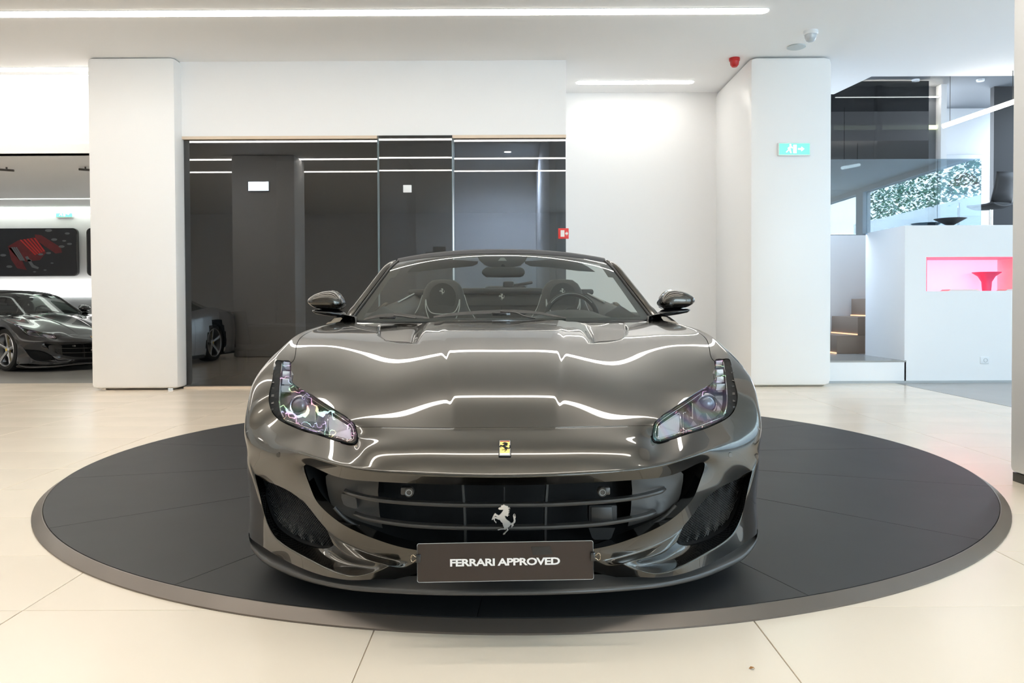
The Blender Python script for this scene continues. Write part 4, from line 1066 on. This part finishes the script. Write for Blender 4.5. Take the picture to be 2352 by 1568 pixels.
# desk and chairs in the dark office
def desk(name, x, y, lab, rz=0):
    t = empty(name, (x, y, 0), rz); tag(t, lab, 'desk')
    box('desk_top', -.8, .8, -.38, .38, .72, .75, M['white_plastic'], t, bev=.006)
    for sx in (-.74, .74):
        for sy in (-.32, .32): box('leg', sx - .02, sx + .02, sy - .02, sy + .02, 0, .72, M['chrome'], t)
    box('modesty_panel', -.7, .7, .30, .32, .35, .70, M['plastic2'], t)
    return t
def chair(x, y, rz, lab, m=M['white_plastic']):
    t = empty('office_chair', (x, y, 0), rz); tag(t, lab, 'chair')
    rows = [[Vector((x_, y_ + .05 * (abs(x_) / .23) ** 2 * 0, z_ + .04 * (abs(x_) / .23) ** 2)) for x_ in [-.23 + .046 * k for k in range(11)]] for y_, z_ in ((-.22, .44), (-.1, .43), (.1, .43), (.2, .45))]
    loft('seat', rows, m, t, thick=.03)
    rows = [[Vector((x_, y_ - .05 * (abs(x_) / .23) ** 2, z_)) for x_ in [-.21 + .042 * k for k in range(11)]] for y_, z_ in ((.20, .50), (.24, .65), (.27, .80), (.29, .93))]
    loft('backrest', rows, m, t, thick=.025)
    tube('column', [(0, 0, .10), (0, 0, .43)], .025, M['chrome'], t, n=12)
    for k in range(5):
        a = 2 * math.pi * k / 5; tube('leg', [(0, 0, .11), (.26 * math.cos(a), .26 * math.sin(a), .05)], .016, M['chrome'], t, n=8)
        lathe('castor', [(0, -.02), (.026, -.02), (.026, .02), (0, .02)], M['rubber'], t, n=12, axis='Y', loc=(.27 * math.cos(a), .27 * math.sin(a), .027))
    return t
desk('office_desk', X_(640, 11), 11.0, 'long white desk standing behind the wide dark glass panel')
chair(X_(560, 10.4), 10.45, R(160), 'white shell chair in front of the desk behind dark glass')
chair(X_(665, 11.8), 11.75, R(10), 'dark swivel chair behind the desk in the dark office', M['plastic2'])
box_ = box('camera_on_shelf', X_(996, 10.6), X_(1026, 10.6), 10.5, 10.62, Z_(579, 10.6) , Z_(566, 10.6), M['lens_blue'], bev=.01); tag(box_, 'small dark box on a thin shelf behind glass above the windscreen', 'box')
sh = box('shelf', X_(980, 10.6), X_(1036, 10.6), 10.45, 10.7, Z_(582, 10.6), Z_(579.5, 10.6), M['charcoal']); tag(sh, 'thin dark shelf behind the glass just above the windscreen top', 'shelf')
box('upright', X_(984, 10.6), X_(988, 10.6), 10.66, 10.69, 0, Z_(582, 10.6), M['charcoal'], sh); box('upright', X_(1026, 10.6), X_(1030, 10.6), 10.66, 10.69, 0, Z_(582, 10.6), M['charcoal'], sh)
# ---- ceiling light lines
def line_light(x0, x1, y, z, lab, w=.065, m=None, rot=None, h=.012):
    t = empty('ceiling_light', ((x0 + x1) / 2, y, z)); tag(t, lab, 'ceiling light', 'light lines in the ceiling')
    L = (x1 - x0) / 2; poly = []
    for sx, a0 in ((1, -90), (-1, 90)):
        for k in range(9):
            a = R(a0 + 22.5 * k); poly.append((sx * (L - w) + w * math.cos(a), w * math.sin(a)))
    for nm, sc, hh, mm in (('diffuser', 1, h, m or M['strip']), ('frame', 1.18, h * .4, M['white_plastic'])):
        b = bmesh.new(); P_ = [(px_ + (math.copysign(w * (sc - 1), px_)), py_ * sc) for px_, py_ in poly]
        v0 = [b.verts.new((a, c_, -hh)) for a, c_ in P_]; v1 = [b.verts.new((a, c_, 0)) for a, c_ in P_]
        b.faces.new(v0[::-1]); b.faces.new(v1)
        for i in range(len(P_)): b.faces.new((v0[i], v0[(i + 1) % len(P_)], v1[(i + 1) % len(P_)], v1[i]))
        mkbm(nm, b, mm, t)
    if rot: t.rotation_euler = (0, 0, rot)
    return t
line_light(-11.5, X_(1763, 7.9), 7.9, CH, 'longest ceiling light line running across the top of the picture')
line_light(-11.5, 2.4, 5.0, CH, 'ceiling light line above the far half of the turntable')
line_light(-11.5, 2.4, 3.3, CH, 'ceiling light line above the bonnet of the grey convertible')
line_light(-11.5, 2.4, 1.84, CH, 'ceiling light line above the near edge of the turntable')
line_light(X_(1325, 10.4), X_(1593, 10.4), 10.4, CH, 'short ceiling light line in the recess right of the glass office')
line_light(-11.5, xl0 - .02, 9.72, CH, 'ceiling light line ending at the left white pillar')
line_light(-12, -4.6, 14.1, 2.975, 'thin light line in the low ceiling of the far left room', w=.03, m=M['cove'])
# ---- things on the right-hand ceiling and pillar
p = at(1862, 78, 8.5); t = empty('dome_camera', (p.x, p.y, CH)); tag(t, 'small white dome security camera hanging from the ceiling', 'camera')
lathe('base', [(.0, 0), (.078, 0), (.078, -.03), (.07, -.04), (0, -.04)], M['white_plastic'], t, n=28); lathe('dome', [(.064, -.038), (.062, -.07), (.045, -.105), (.02, -.12), (0, -.122)], mat('dome_grey', (.5, .54, .58), .15, coat=1), t, n=28)
p = at(1829, 118, 9.0); o = lathe('smoke_detector', [(0, 0), (.10, 0), (.105, -.012), (.08, -.022), (0, -.024)], mat('detector_grey', (.55, .60, .62), .5), n=28, loc=(p.x, p.y, CH)); tag(o, 'flat grey round smoke detector on the ceiling before the right pillar', 'detector')
p = at(1687, 145, 9.42); t = empty('fire_sounder', (p.x, p.y, CH)); tag(t, 'red fire alarm sounder under the ceiling beside the right pillar', 'alarm')
lathe('base', [(0, 0), (.064, 0), (.064, -.03), (.055, -.04), (0, -.04)], M['red'], t, n=24); lathe('horn', [(.055, -.04), (.05, -.08), (.03, -.105), (0, -.108)], M['red'], t, n=24)
def exit_sign(x, y, z, w, h, lab, rz=0, wall=True, refl=False, face=None):
    t = empty('exit_sign', (x, y, z), rz); tag(t, lab, 'sign')
    box('housing', -w / 2, w / 2, 0, .03, -h / 2, h / 2, M['white_plastic'], t, bev=.004)
    f = box('green_face', -w / 2 + .012, w / 2 - .012, -.003, .001, -h / 2 + .012, h / 2 - .012, face or M['green_sign'], t)
    if face: return t
    u = h * .62; wm = M['sign_white']
    def pic(poly): mkbm('pictogram', polyprism([(a * u, b * u) for a, b in poly], .002, mtx=Matrix.Translation((0, -.006, 0))), wm, f)
    pic([(-.15, -.5), (.25, -.5), (.25, .5), (-.15, .5)])                      # door
    pic([(-.95, -.42), (-.75, -.15), (-.62, -.2), (-.5, -.5), (-.38, -.48), (-.48, -.08), (-.55, .05), (-.42, .18), (-.28, .08), (-.22, .16), (-.42, .36), (-.62, .3), (-.85, .1), (-.78, .02), (-.66, .12), (-.72, -.02), (-1.05, -.36)])
    pic([(-.52 + .11 * math.cos(k * .785), .5 + .11 * math.sin(k * .785)) for k in range(8)])
    pic([(.45, -.09), (.85, -.09), (.85, -.28), (1.2, .0), (.85, .28), (.85, .09), (.45, .09)])
    return t
p = at(1825, 342, 9.28); exit_sign(p.x, 9.285, p.z, .385, .155, 'lit green exit sign on the front of the right white pillar')
p = at(144, 490, 15.5); t = exit_sign(p.x, 15.55, p.z, .34, .15, 'lit green exit sign on the far left wall above the engine picture')
p = at(1295, 535, 9.43); t = empty('fire_point_sign', (p.x, 9.494, p.z)); tag(t, 'small red square fire equipment sign at the edge of the glass office', 'sign')
box('plate', -.064, .064, 0, .006, -.064, .064, M['red_sign'], t, bev=.001)
box('pictogram', -.035, .012, -.003, .001, -.040, .040, M['print_white'], t); mkbm('arrow', polyprism([(.022, .012), (.038, .012), (.038, .028), (.058, 0), (.038, -.028), (.038, -.012), (.022, -.012)], .003, mtx=Matrix.Translation((0, -.003, 0))), M['print_white'], t)
# exit sign on the back of the near-left pillar, seen mirrored in the glass
exit_sign(-4.95, 3.79, 3.35, .42, .20, 'bright white emergency light on the near left pillar, mirrored in dark glass', rz=R(180), face=emit('emergency_light', (.8, .9, 1), 14)).name = 'emergency_light'
# ---- far left room
wl = struct(box('trim_5', -12.5, -4.35, 15.5, 15.6, 1.2, 1.505, emit('light_band', (1, 1, .97), 2.6)))
W_('trim_6', -12.5, -4.35, 15.56, 15.6, 0, 1.2, m=M['grey_wall'])
struct(box('trim_7', -12.5, -4.35, 15.35, 15.6, 2.88, 2.92, M['cove']))
def rrect(x0, x1, z0, z1, r):
    o = []
    for cx, cz, a0 in ((x1 - r, z1 - r, 0), (x0 + r, z1 - r, 90), (x0 + r, z0 + r, 180), (x1 - r, z0 + r, 270)):
        for k in range(7): o.append((cx + r * math.cos(R(a0 + 15 * k)), cz + r * math.sin(R(a0 + 15 * k))))
    return o
YP = 15.5
def pic_panel(x0, x1, lab):
    z0, z1 = Z_(634, YP, 100), Z_(524, YP, 100)
    t = empty('wall_picture', ((x0 + x1) / 2, YP, (z0 + z1) / 2)); tag(t, lab, 'picture')
    w, h = (x1 - x0) / 2, (z1 - z0) / 2
    mkbm('frame', polyprism(rrect(-w, w, -h, h, .09), .06), M['gloss'], t)
    mkbm('print', polyprism(rrect(-w + .02, w - .02, -h + .02, h - .02, .08), .004, mtx=Matrix.Translation((0, -.004, 0))), mat('print_dark_%d' % int(abs(x0) * 10), (.012, .013, .018), .35, var=.5, vscale=4), t)
    return t, w, h
xr = X_(178, YP, 580); pt_, w, h = pic_panel(xr - 2.1, xr, 'rounded dark wall picture of a red engine in the far left room')
pr = M['red']; gm = mat('print_grey', (.13, .135, .15), .4); rd = mat('print_dark_red', (.13, .012, .016), .4, var=.5, vscale=9)
def pp(poly, m_, d=.006): mkbm('printed_shape', polyprism(poly, .002, mtx=Matrix.Translation((0, -d, 0))), m_, pt_)
def pxl(L): return [((X_(a, YP, b) - pt_.location.x), (Z_(b, YP, a) - pt_.location.z)) for a, b in L]
pp(pxl([(18, 566), (42, 552), (78, 545), (106, 580), (92, 597), (60, 601), (38, 590)]), rd)
pp(pxl([(80, 538), (95, 540), (140, 568), (143, 580), (128, 582), (104, 566), (82, 550)]), rd)
pp(pxl([(20, 570), (34, 566), (52, 600), (62, 620), (40, 616), (26, 596)]), rd)
for k in range(5): pp(pxl([(46 + k * 8, 551 - k), (49 + k * 8, 550 - k), (84 + k * 5, 584 - k * 2), (81 + k * 5, 586 - k * 2)]), M['red'], .009)
for k in range(3): pp(pxl([(26 + k * 5, 568), (29 + k * 5, 567), (50 + k * 4, 598), (47 + k * 4, 599)]), gm, .009)
for a, b_, r_ in ((112, 529, 7), (155, 536, 5), (125, 550, 6), (142, 566, 6), (148, 553, 4), (94, 584, 5), (112, 581, 5), (8, 586, 6), (22, 612, 6), (80, 624, 3), (104, 620, 3), (160, 560, 5), (68, 598, 5), (120, 604, 3)):
    pp(pxl([(a + r_ * 1.2 * math.cos(k * .785 + .3), b_ + r_ * .5 * math.sin(k * .785 + .3)) for k in range(8)]), gm, .009)
pp(pxl([(58, 590), (64, 588), (78, 608), (90, 614), (88, 618), (74, 614)]), gm, .009)
x2 = X_(199, YP, 580); pic_panel(x2, x2 + 2.1, 'dark rounded wall picture mostly hidden behind the left pillar')
for px_, lab in ((15, 'small dark ceiling spotlight at the left edge, low ceiling'), (196, 'small dark ceiling spotlight beside the left pillar, low ceiling')):
    p = at(px_, 380, 10.95); t = empty('ceiling_spotlight', (p.x, p.y, 2.975)); tag(t, lab, 'spotlight')
    tube('stem', [(0, 0, 0), (0, 0, -.04)], .012, M['plastic2'], t); tube('head', [(-.09, 0, -.035), (.09, .02, -.045)], .016, M['plastic2'], t, n=10)
# ---- right-hand stair, parapet, mezzanine
YQ = 9.72; xw0 = X_(2078, YQ); xe = X_(1914, YQ) - .35; PT = Z_(517, YQ, 2200)
NX0, NX1 = X_(2127, YQ), X_(2345, YQ); NZ0, NZ1 = Z_(668, YQ, 2200), Z_(590, YQ, 2200)
for q_ in ((xw0, NX0, YQ, 10.8, 0, PT), (NX1, 9, YQ, 10.8, 0, PT), (NX0, NX1, YQ, 10.8, 0, NZ0), (NX0, NX1, YQ, 10.8, NZ1, PT), (NX0, NX1, 10.25, 10.8, NZ0, NZ1)): W_('wall_parapet', *q_)
struct(box('trim_8', NX0, NX1, 10.20, 10.25, NZ0, NZ1, M['pink']))
struct(box('trim_9', NX0, NX0 + .015, YQ + .01, 10.2, NZ0, NZ1, M['pinkred'])); struct(box('trim_10', NX0, NX1, YQ + .01, 10.2, NZ1 - .012, NZ1, M['pinkred']))
W_('baseboard_right', xw0 - 1.0, 9, YQ - .012, YQ, 0, .03, m=M['grey_wall'])
p = at(2266, 667, 10.0); o = lathe('vase', [(0, .0), (.05, 0), (.055, .05), (.06, .12), (.10, .19), (.17, .24), (.165, .245), (.09, .20), (0, .19)], mat('vase_pink', (.75, .10, .22), .5), n=28, loc=(p.x, 10.0, NZ0)); tag(o, 'pink flared vase standing in the lit red wall niche', 'vase')
for a, c_, h_, lab in ((2170, 2240, .022, 'white brochure pile lying left of the vase in the niche'), (2300, 2335, .02, 'cream brochure pile lying right of the vase in the niche')):
    t = empty('brochure_pile', ((X_(a, 9.85) + X_(c_, 9.85)) / 2, 9.86, NZ0)); tag(t, lab, 'brochures'); w = (X_(c_, 9.85) - X_(a, 9.85)) / 2
    for k in range(3): box('brochure', -w + .01 * k, w - .006 * k, -.1, .1, k * h_ / 3, (k + 1) * h_ / 3 - .001, M['print_white'], t)
p = at(2261, 827, YQ); t = empty('wall_socket', (p.x, YQ, p.z)); tag(t, 'white wall socket low on the parapet wall at right', 'socket')
box('plate', -.055, .055, -.008, 0, -.045, .045, M['white_plastic'], t, bev=.004); lathe('socket_insert', [(0, -.006), (.02, -.006), (.022, -.010), (.026, -.010), (.026, 0)], M['grey_wall'], t, n=20, axis='Y', loc=(.01, 0, 0))
FZ = Z_(828, YQ, 1990)
W_('wall_stair_plinth', xe, xw0 + .02, YQ, 12, 0, FZ - .02); struct(box('floor', xe, xw0 + .02, YQ - .004, 12, FZ - .02, FZ, M['grey_floor']))
W_('wall_stair', xe, 7, 12, 12.1, 0, Z_(540, 12, 1960))
W_('wall_stair_left', xe - .1, xe, 9.9, 12.1, 0, 2.1)
st = empty('stair', (4.6, 11.06, FZ)); tag(st, 'brown steps rising to the right behind the white parapet', 'stairs')
hz = (Z_(770, 11.06, 1960) - FZ)
for k in range(5):
    x0 = X_(1922, 11.06) + .30 * k - 4.6
    box('step', x0, x0 + 1.2, 0, .9, hz * k, hz * (k + 1), M['brown_step'], st, bev=.006)
    box('step_light', x0 - .012, x0, .0, .9, hz * k + .004, hz * k + .02, emit('step_glow_%d' % k, (1, .6, .35), .9), st)
downlight('downlight', 4.45, 11.5, 4.5, 'hidden lamp added to brighten the brown stair behind the right pillar', 10, .05, 60)  # added lamp, hidden by the pillar, brightens the stair walls
# glass balustrade along the mezzanine
t = empty('glass_balustrade', (5.5, 10.75, PT)); tag(t, 'bluish glass balustrade along the mezzanine above the parapet', 'balustrade')
bx0, bx1, bz = X_(1880, 10.75) - 5.5, X_(2252, 10.75) - 5.5, Z_(365, 10.75, 2100) - PT
xm = X_(2152, 10.75) - 5.5
for a, c_ in ((bx0, xm - .004), (xm + .004, bx1)): box('pane', a, c_, 0, .015, -.02, bz, M['balglass'], t)
# mezzanine office
W_('wall_mezzanine_dark', 4.0, X_(2156, 12.6), 12.6, 12.7, 1.9, 4.5, m=M['dark_wall'])
struct(box('trim_11', X_(2155, 12.5), X_(2168, 12.5), 12.45, 12.6, 1.9, 4.5, M['white']))
struct(box('trim_12', X_(2013, 12.5), X_(2024, 12.5), 12.5, 12.6, 1.9, 4.5, M['charcoal']))
W_('wall_mezzanine_office', X_(2160, 14), 9, 14, 14.1, 1.9, 4.5, m=M['white'])
W_('wall_mezzanine_side', X_(2280, 12.6), 9, 12.6, 12.7, 1.9, 4.5, m=M['charcoal'])
struct(box('floor', 4.0, 9, 12.1, 14, 1.85, 1.98, M['grey_floor'])); struct(box('floor', 6.4, 9, 10.8, 12.1, 1.85, 1.98, M['grey_floor']))
g = box('glass_partition', 4.4, X_(2155, 11.9), 12.2, 12.212, 1.98, 4.48, M['shopglass_dark']); tag(g, 'dark glass front of the mezzanine office at upper right', 'glass panel')
line_light(X_(1917, 12.45), X_(2154, 12.45), 12.45, Z_(222, 12.45, 2040), 'thin glowing line standing in for a strip mirrored in the dark mezzanine glass', w=.02)  # glowing line in place of a strip light reflected in the glass
o = box('light_band', X_(1917, 12.55), X_(2154, 12.55), 12.55, 12.6, Z_(295, 12.5, 2040), Z_(286, 12.5, 2040), emit('band_glow', (.85, .9, .6), .7)); tag(o, 'dim horizontal glowing band in the dark mezzanine office', 'light')
a_, b_ = at(2165, 290, 10.6), at(2345, 228, 9.9)
t = empty('ceiling_light', ((a_ + b_) / 2)); tag(t, 'slanting light line at the upper right above the mezzanine', 'ceiling light', 'light lines in the ceiling')
d_ = (b_ - a_) / 2; tube('diffuser', [-d_, d_], .03, M['strip'], t, n=10); tube('wire', [Vector((-d_.x * .8, -d_.y * .8, -d_.z * .8)), Vector((-d_.x * .8, -d_.y * .8, 4.5 - t.location.z))], .004, M['plastic2'], t, n=6); tube('wire', [d_ * .8, Vector((d_.x * .8, d_.y * .8, 4.0 - t.location.z))], .004, M['plastic2'], t, n=6)
t = empty('wall_poster', (X_(2216, 13.9), 13.95, 1 + (701 - 430) * 13.9 / F)); tag(t, 'framed poster of a car leaning on the mezzanine office wall', 'poster')
box('frame', -.34, .34, 0, .03, -.55, .55, M['white_plastic'], t, bev=.02); box('print', -.31, .31, -.004, .0, -.15, .45, M['grey_wall'], t); mkbm('printed_shape', polyprism([(-.28, .05), (-.2, .12), (-.05, .22), (.12, .22), (.24, .12), (.29, .05), (.28, -.02), (-.27, -.02)], .003, mtx=Matrix.Translation((0, -.008, 0))), mat('print_car', (.25, .04, .06), .4), t)
c_ = chair(X_(2275, 11.6), 11.6, R(200), 'black office chair on the mezzanine behind the parapet', M['charcoal']); c_.location.z = 1.98
c_ = desk('office_desk', X_(2215, 12.2), 13.4, 'white desk on the mezzanine left of the black chair'); c_.location.z = 1.98; c_.scale = (.6, .8, 1)
o = lathe('bowl', [(.0, 0), (.08, 0), (.03, .03), (.04, .07), (.2, .16), (.19, .16), (0, .08)], M['charcoal'], n=28, loc=(X_(2167, 10.6), 10.45, PT)); tag(o, 'dark footed bowl standing on top of the white parapet', 'bowl')
for a, lab in ((2103, 'left one of two small detectors on the dark mezzanine ceiling'), (2252, 'right one of two small detectors on the dark mezzanine ceiling')):
    p = at(a, 192, 12.2); o = lathe('smoke_detector', [(0, 0), (.06, 0), (.055, -.03), (0, -.035)], M['white_plastic'], n=20, loc=(p.x, 12.2, 4.5)); tag(o, lab, 'detector')
# garden wall and hedge outside the right window
struct(box('wall_garden', 13, 13.2, -8, 14, -.1, 4.0, M['white'])); struct(box('ground', 9.2, 14.5, -9, 14, -.3, -.1, mat('paving', (.45, .44, .42), .8)))
V, Fc = [], []; rg = random.Random(4)
for k in range(9000):
    x, y, z = rg.uniform(13.0, 14.0), rg.uniform(-8, 14), rg.uniform(3.9, 6.0 + .2 * math.sin(k)); a = rg.uniform(0, 6.28); t_ = rg.uniform(-1, 1); r_ = .09
    u = Vector((math.cos(a), math.sin(a), t_)).normalized() * r_; v = Vector((-math.sin(a), math.cos(a), rg.uniform(-1, 1))).normalized() * r_ * .5; c_ = Vector((x, y, z)); n = len(V)
    V += [c_ - u, c_ + v, c_ + u, c_ - v]; Fc.append((n, n + 1, n + 2, n + 3))
hg = mk('hedge', V, Fc, M['leaf'], mats=[M['leaf'], M['leafdark']], mi=[rg.randint(0, 1) for _ in Fc]); tag(hg, 'dense green hedge above the garden wall outside, mirrored in glass', 'hedge', kind='stuff')
# ================================================================ TURNTABLE
TC = Vector((.04, 5.03, 0)); RO, RI = 2.70, 2.655
tt = empty('turntable', TC); tag(tt, 'large low round black turntable carrying the grey convertible', 'turntable')
lathe('rim', [(RI - .02, .0), (RO, 0), (RO, .006), (RO - .008, .012), (RI + .004, .034), (RI, .0345), (RI - .004, .03), (RI - .02, .03), (RI - .02, 0)], M['turnrim'], tt, n=180, auto=20)
lathe('deck_base', [(0, .0), (RI - .005, 0), (RI - .005, .030), (0, .030)], M['charcoal'], tt, n=120)
proto_ = None
for k in range(15):
    if proto_ is None:
        g_ = R(.028); a0, a1 = 0, R(24); pts = []
        r_in = .02
        pts = [(r_in * math.cos(a1 / 2), r_in * math.sin(a1 / 2))] + [((RI - .004) * math.cos(a0 + g_ + (a1 - 2 * g_) * i / 12), (RI - .004) * math.sin(a0 + g_ + (a1 - 2 * g_) * i / 12)) for i in range(13)]
        b = bmesh.new(); v0 = [b.verts.new((x, y, .030)) for x, y in pts]; v1 = [b.verts.new((x, y, .035)) for x, y in pts]
        b.faces.new(v1); b.faces.new(v0[::-1])
        for i in range(len(pts)): b.faces.new((v0[i], v0[(i + 1) % len(pts)], v1[(i + 1) % len(pts)], v1[i]))
        proto_ = mkbm('deck_board', b, M['turn'], tt); o = proto_
    else: o = proto_.copy(); COL.objects.link(o); o.parent = tt
    o.rotation_euler = (0, 0, R(2.7 + 24 * k))
# ================================================================ NUMBER-PLATE SIGN and its clips
pc = at(1161, 1289, 2.235); 
sg_ = empty('plate_sign', pc); sg_.rotation_euler = (R(-3), R(-.45), R(1.0)); tag(sg_, 'dark brown number-plate sign lettered FERRARI APPROVED on the bumper', 'sign')
WW, HH = .2555, .0555
mkbm('plate', polyprism(rrect(-WW, WW, -HH, HH, .006), .004), M['signplate'], sg_)
tube('plate_edge', [Vector((a, -.0005, b_)) for a, b_ in rrect(-WW, WW, -HH, HH, .006)], .0007, M['piping'], sg_, n=5, closed=True)
mkbm('dark_patch', polyprism([(.075, .041), (.130, .042), (.139, .018), (.080, .017)], .0006, mtx=Matrix.Translation((0, -.0007, 0))), M['gloss'], sg_)
fc_ = bpy.data.curves.new('lettering', 'FONT'); fc_.body = 'FERRARI APPROVED'; fc_.align_x = 'CENTER'; fc_.align_y = 'CENTER'; fc_.size = .03; fc_.extrude = .0004; fc_.offset = .0009; fc_.space_character = .93; fc_.resolution_u = 3
fo = bpy.data.objects.new('lt', fc_); COL.objects.link(fo); bpy.context.view_layer.update()
lm = bpy.data.meshes.new_from_object(fo.evaluated_get(bpy.context.evaluated_depsgraph_get())); bpy.data.objects.remove(fo)
xs = [v.co.x for v in lm.vertices]; ys = [v.co.y for v in lm.vertices]; kx = .319 / (max(xs) - min(xs)); ky = .0215 / (max(ys) - min(ys)); cx_, cy_ = (max(xs) + min(xs)) / 2, (max(ys) + min(ys)) / 2
for v in lm.vertices: v.co = Vector(((v.co.x - cx_) * kx, -.0008 - v.co.z, (v.co.y - cy_) * ky))
lm.materials.clear(); lm.materials.append(M['print_white']); lo_ = bpy.data.objects.new('lettering', lm); COL.objects.link(lo_); lo_.parent = sg_; lo_.location = (-.001, 0, -.001)
box('fixing_bracket', -.15, .15, .004, .11, -.02, .02, M['plastic'], sg_)
for g, px_, py_ in ((-1, 957, 1282), (1, 1366, 1278)):
    t = empty('binder_clip', at(px_, py_, 2.232)); tag(t, 'small black binder clip with wire loops on the sign\'s %s edge' % ('left' if g < 0 else 'right'), 'clip')
    bm_ = boxbm(-.012 if g > 0 else -.001, .001 if g > 0 else .012, -.004, .012, -.0125, .0125, .0015); mkbm('clip_body', bm_, M['gloss'], t, True, auto=40)
    lp = [(0, .0, -.004), (.006, 0, -.006), (.009, 0, -.010), (.014, 0, -.009), (.016, 0, -.004), (.016, 0, .004), (.014, 0, .009), (.009, 0, .010), (.006, 0, .006), (0, 0, .004)]
    tube('wire_loop', spl([Vector((a * g, b_, c2)) for a, b_, c2 in lp], 3), .0007, M['yellow'] if 0 else mat('brass_wire_%d' % g, (.75, .62, .45), .25, metal=1), t, n=6)
p = at(1720, 1546, 2.11); p = at(1720, 1546, F / (1546 - 701)); p.z = 0
V = [(0, 0, .002), (.006, .003, .006), (.013, .001, .005), (.016, -.003, .002), (.010, -.006, .006), (.004, -.005, .003)]
o = mk('dry_leaf', [Vector(v) for v in V] + [Vector(v) + Vector((0, 0, .0008)) for v in V], [(0, 1, 5), (1, 4, 5), (1, 2, 4), (2, 3, 4), (6, 11, 7), (7, 11, 10), (7, 10, 8), (8, 10, 9)] + [(i, (i + 1) % 6, 6 + (i + 1) % 6, 6 + i) for i in range(6)], mat('dry_leaf_brown', (.35, .16, .05), .7)); o.location = (p.x, p.y, 0); tag(o, 'tiny dry brown leaf scrap on the tiles near the bottom edge', 'leaf')
# ================================================================ THE OTHER TWO CARS
def recolour(o, m_):
    for ch in [o] + list(o.children_recursive):
        if ch.type == 'MESH':
            for sl in ch.material_slots:
                if sl.material == M['paint']: sl.link = 'OBJECT'; sl.material = m_
def roof(parent, m_):
    rows = []
    for t in [k / 14 for k in range(15)]:
        y = 2.13 + 1.75 * t; zc = 1.275 + .03 * math.sin(min(1, t * 1.6) * math.pi) - .34 * sm(.35, 1, t) ; w = .60 + .02 * math.sin(t * 3)
        rows.append([Vector((x * w, y + .17 * x * x * (1 - t), zc - .045 * abs(x) ** 2.3)) for x in [-1 + .1 * i for i in range(21)]])
    r = loft('hard_top', rows, m_, parent, thick=.02)
    for g in (-1, 1):
        side = []
        for t in [k / 14 for k in range(15)]:
            y = 1.75 + 2.0 * t; zt = .92 + (1.23 - .92) * sm(-.05, .33, t) * (1 - sm(.45, 1.15, t) * .9)
            side.append([Vector((g * .76, y, .91)), Vector((g * (.76 - .14 * (zt - .9) / .33), y, zt))])
        loft('side_window', side, M['glass'], parent)
def other(name, loc, rz, paint, lab):
    c = dup(car); c.name = name; c.matrix_world = Matrix.Translation(loc) @ Matrix.Rotation(rz, 4, 'Z'); c['label'] = lab
    recolour(c, paint); roof(c, paint); return c
phi = R(60)
wp = at(10, 848, 12.1)
rot = Matrix.Rotation(phi, 4, 'Z'); loc = Vector((wp.x, 12.1, 0)) - rot @ Vector((-.92, .94, 0))
other('sports_coupe', loc, phi, M['paint_black'], 'black sports coupe with yellow brake calipers in the far left room')
other('sports_coupe', Vector((-6.75, 8.3, 0)), R(186), M['paint_silver'], 'silver coupe standing left of the view, mirrored in the dark glass')
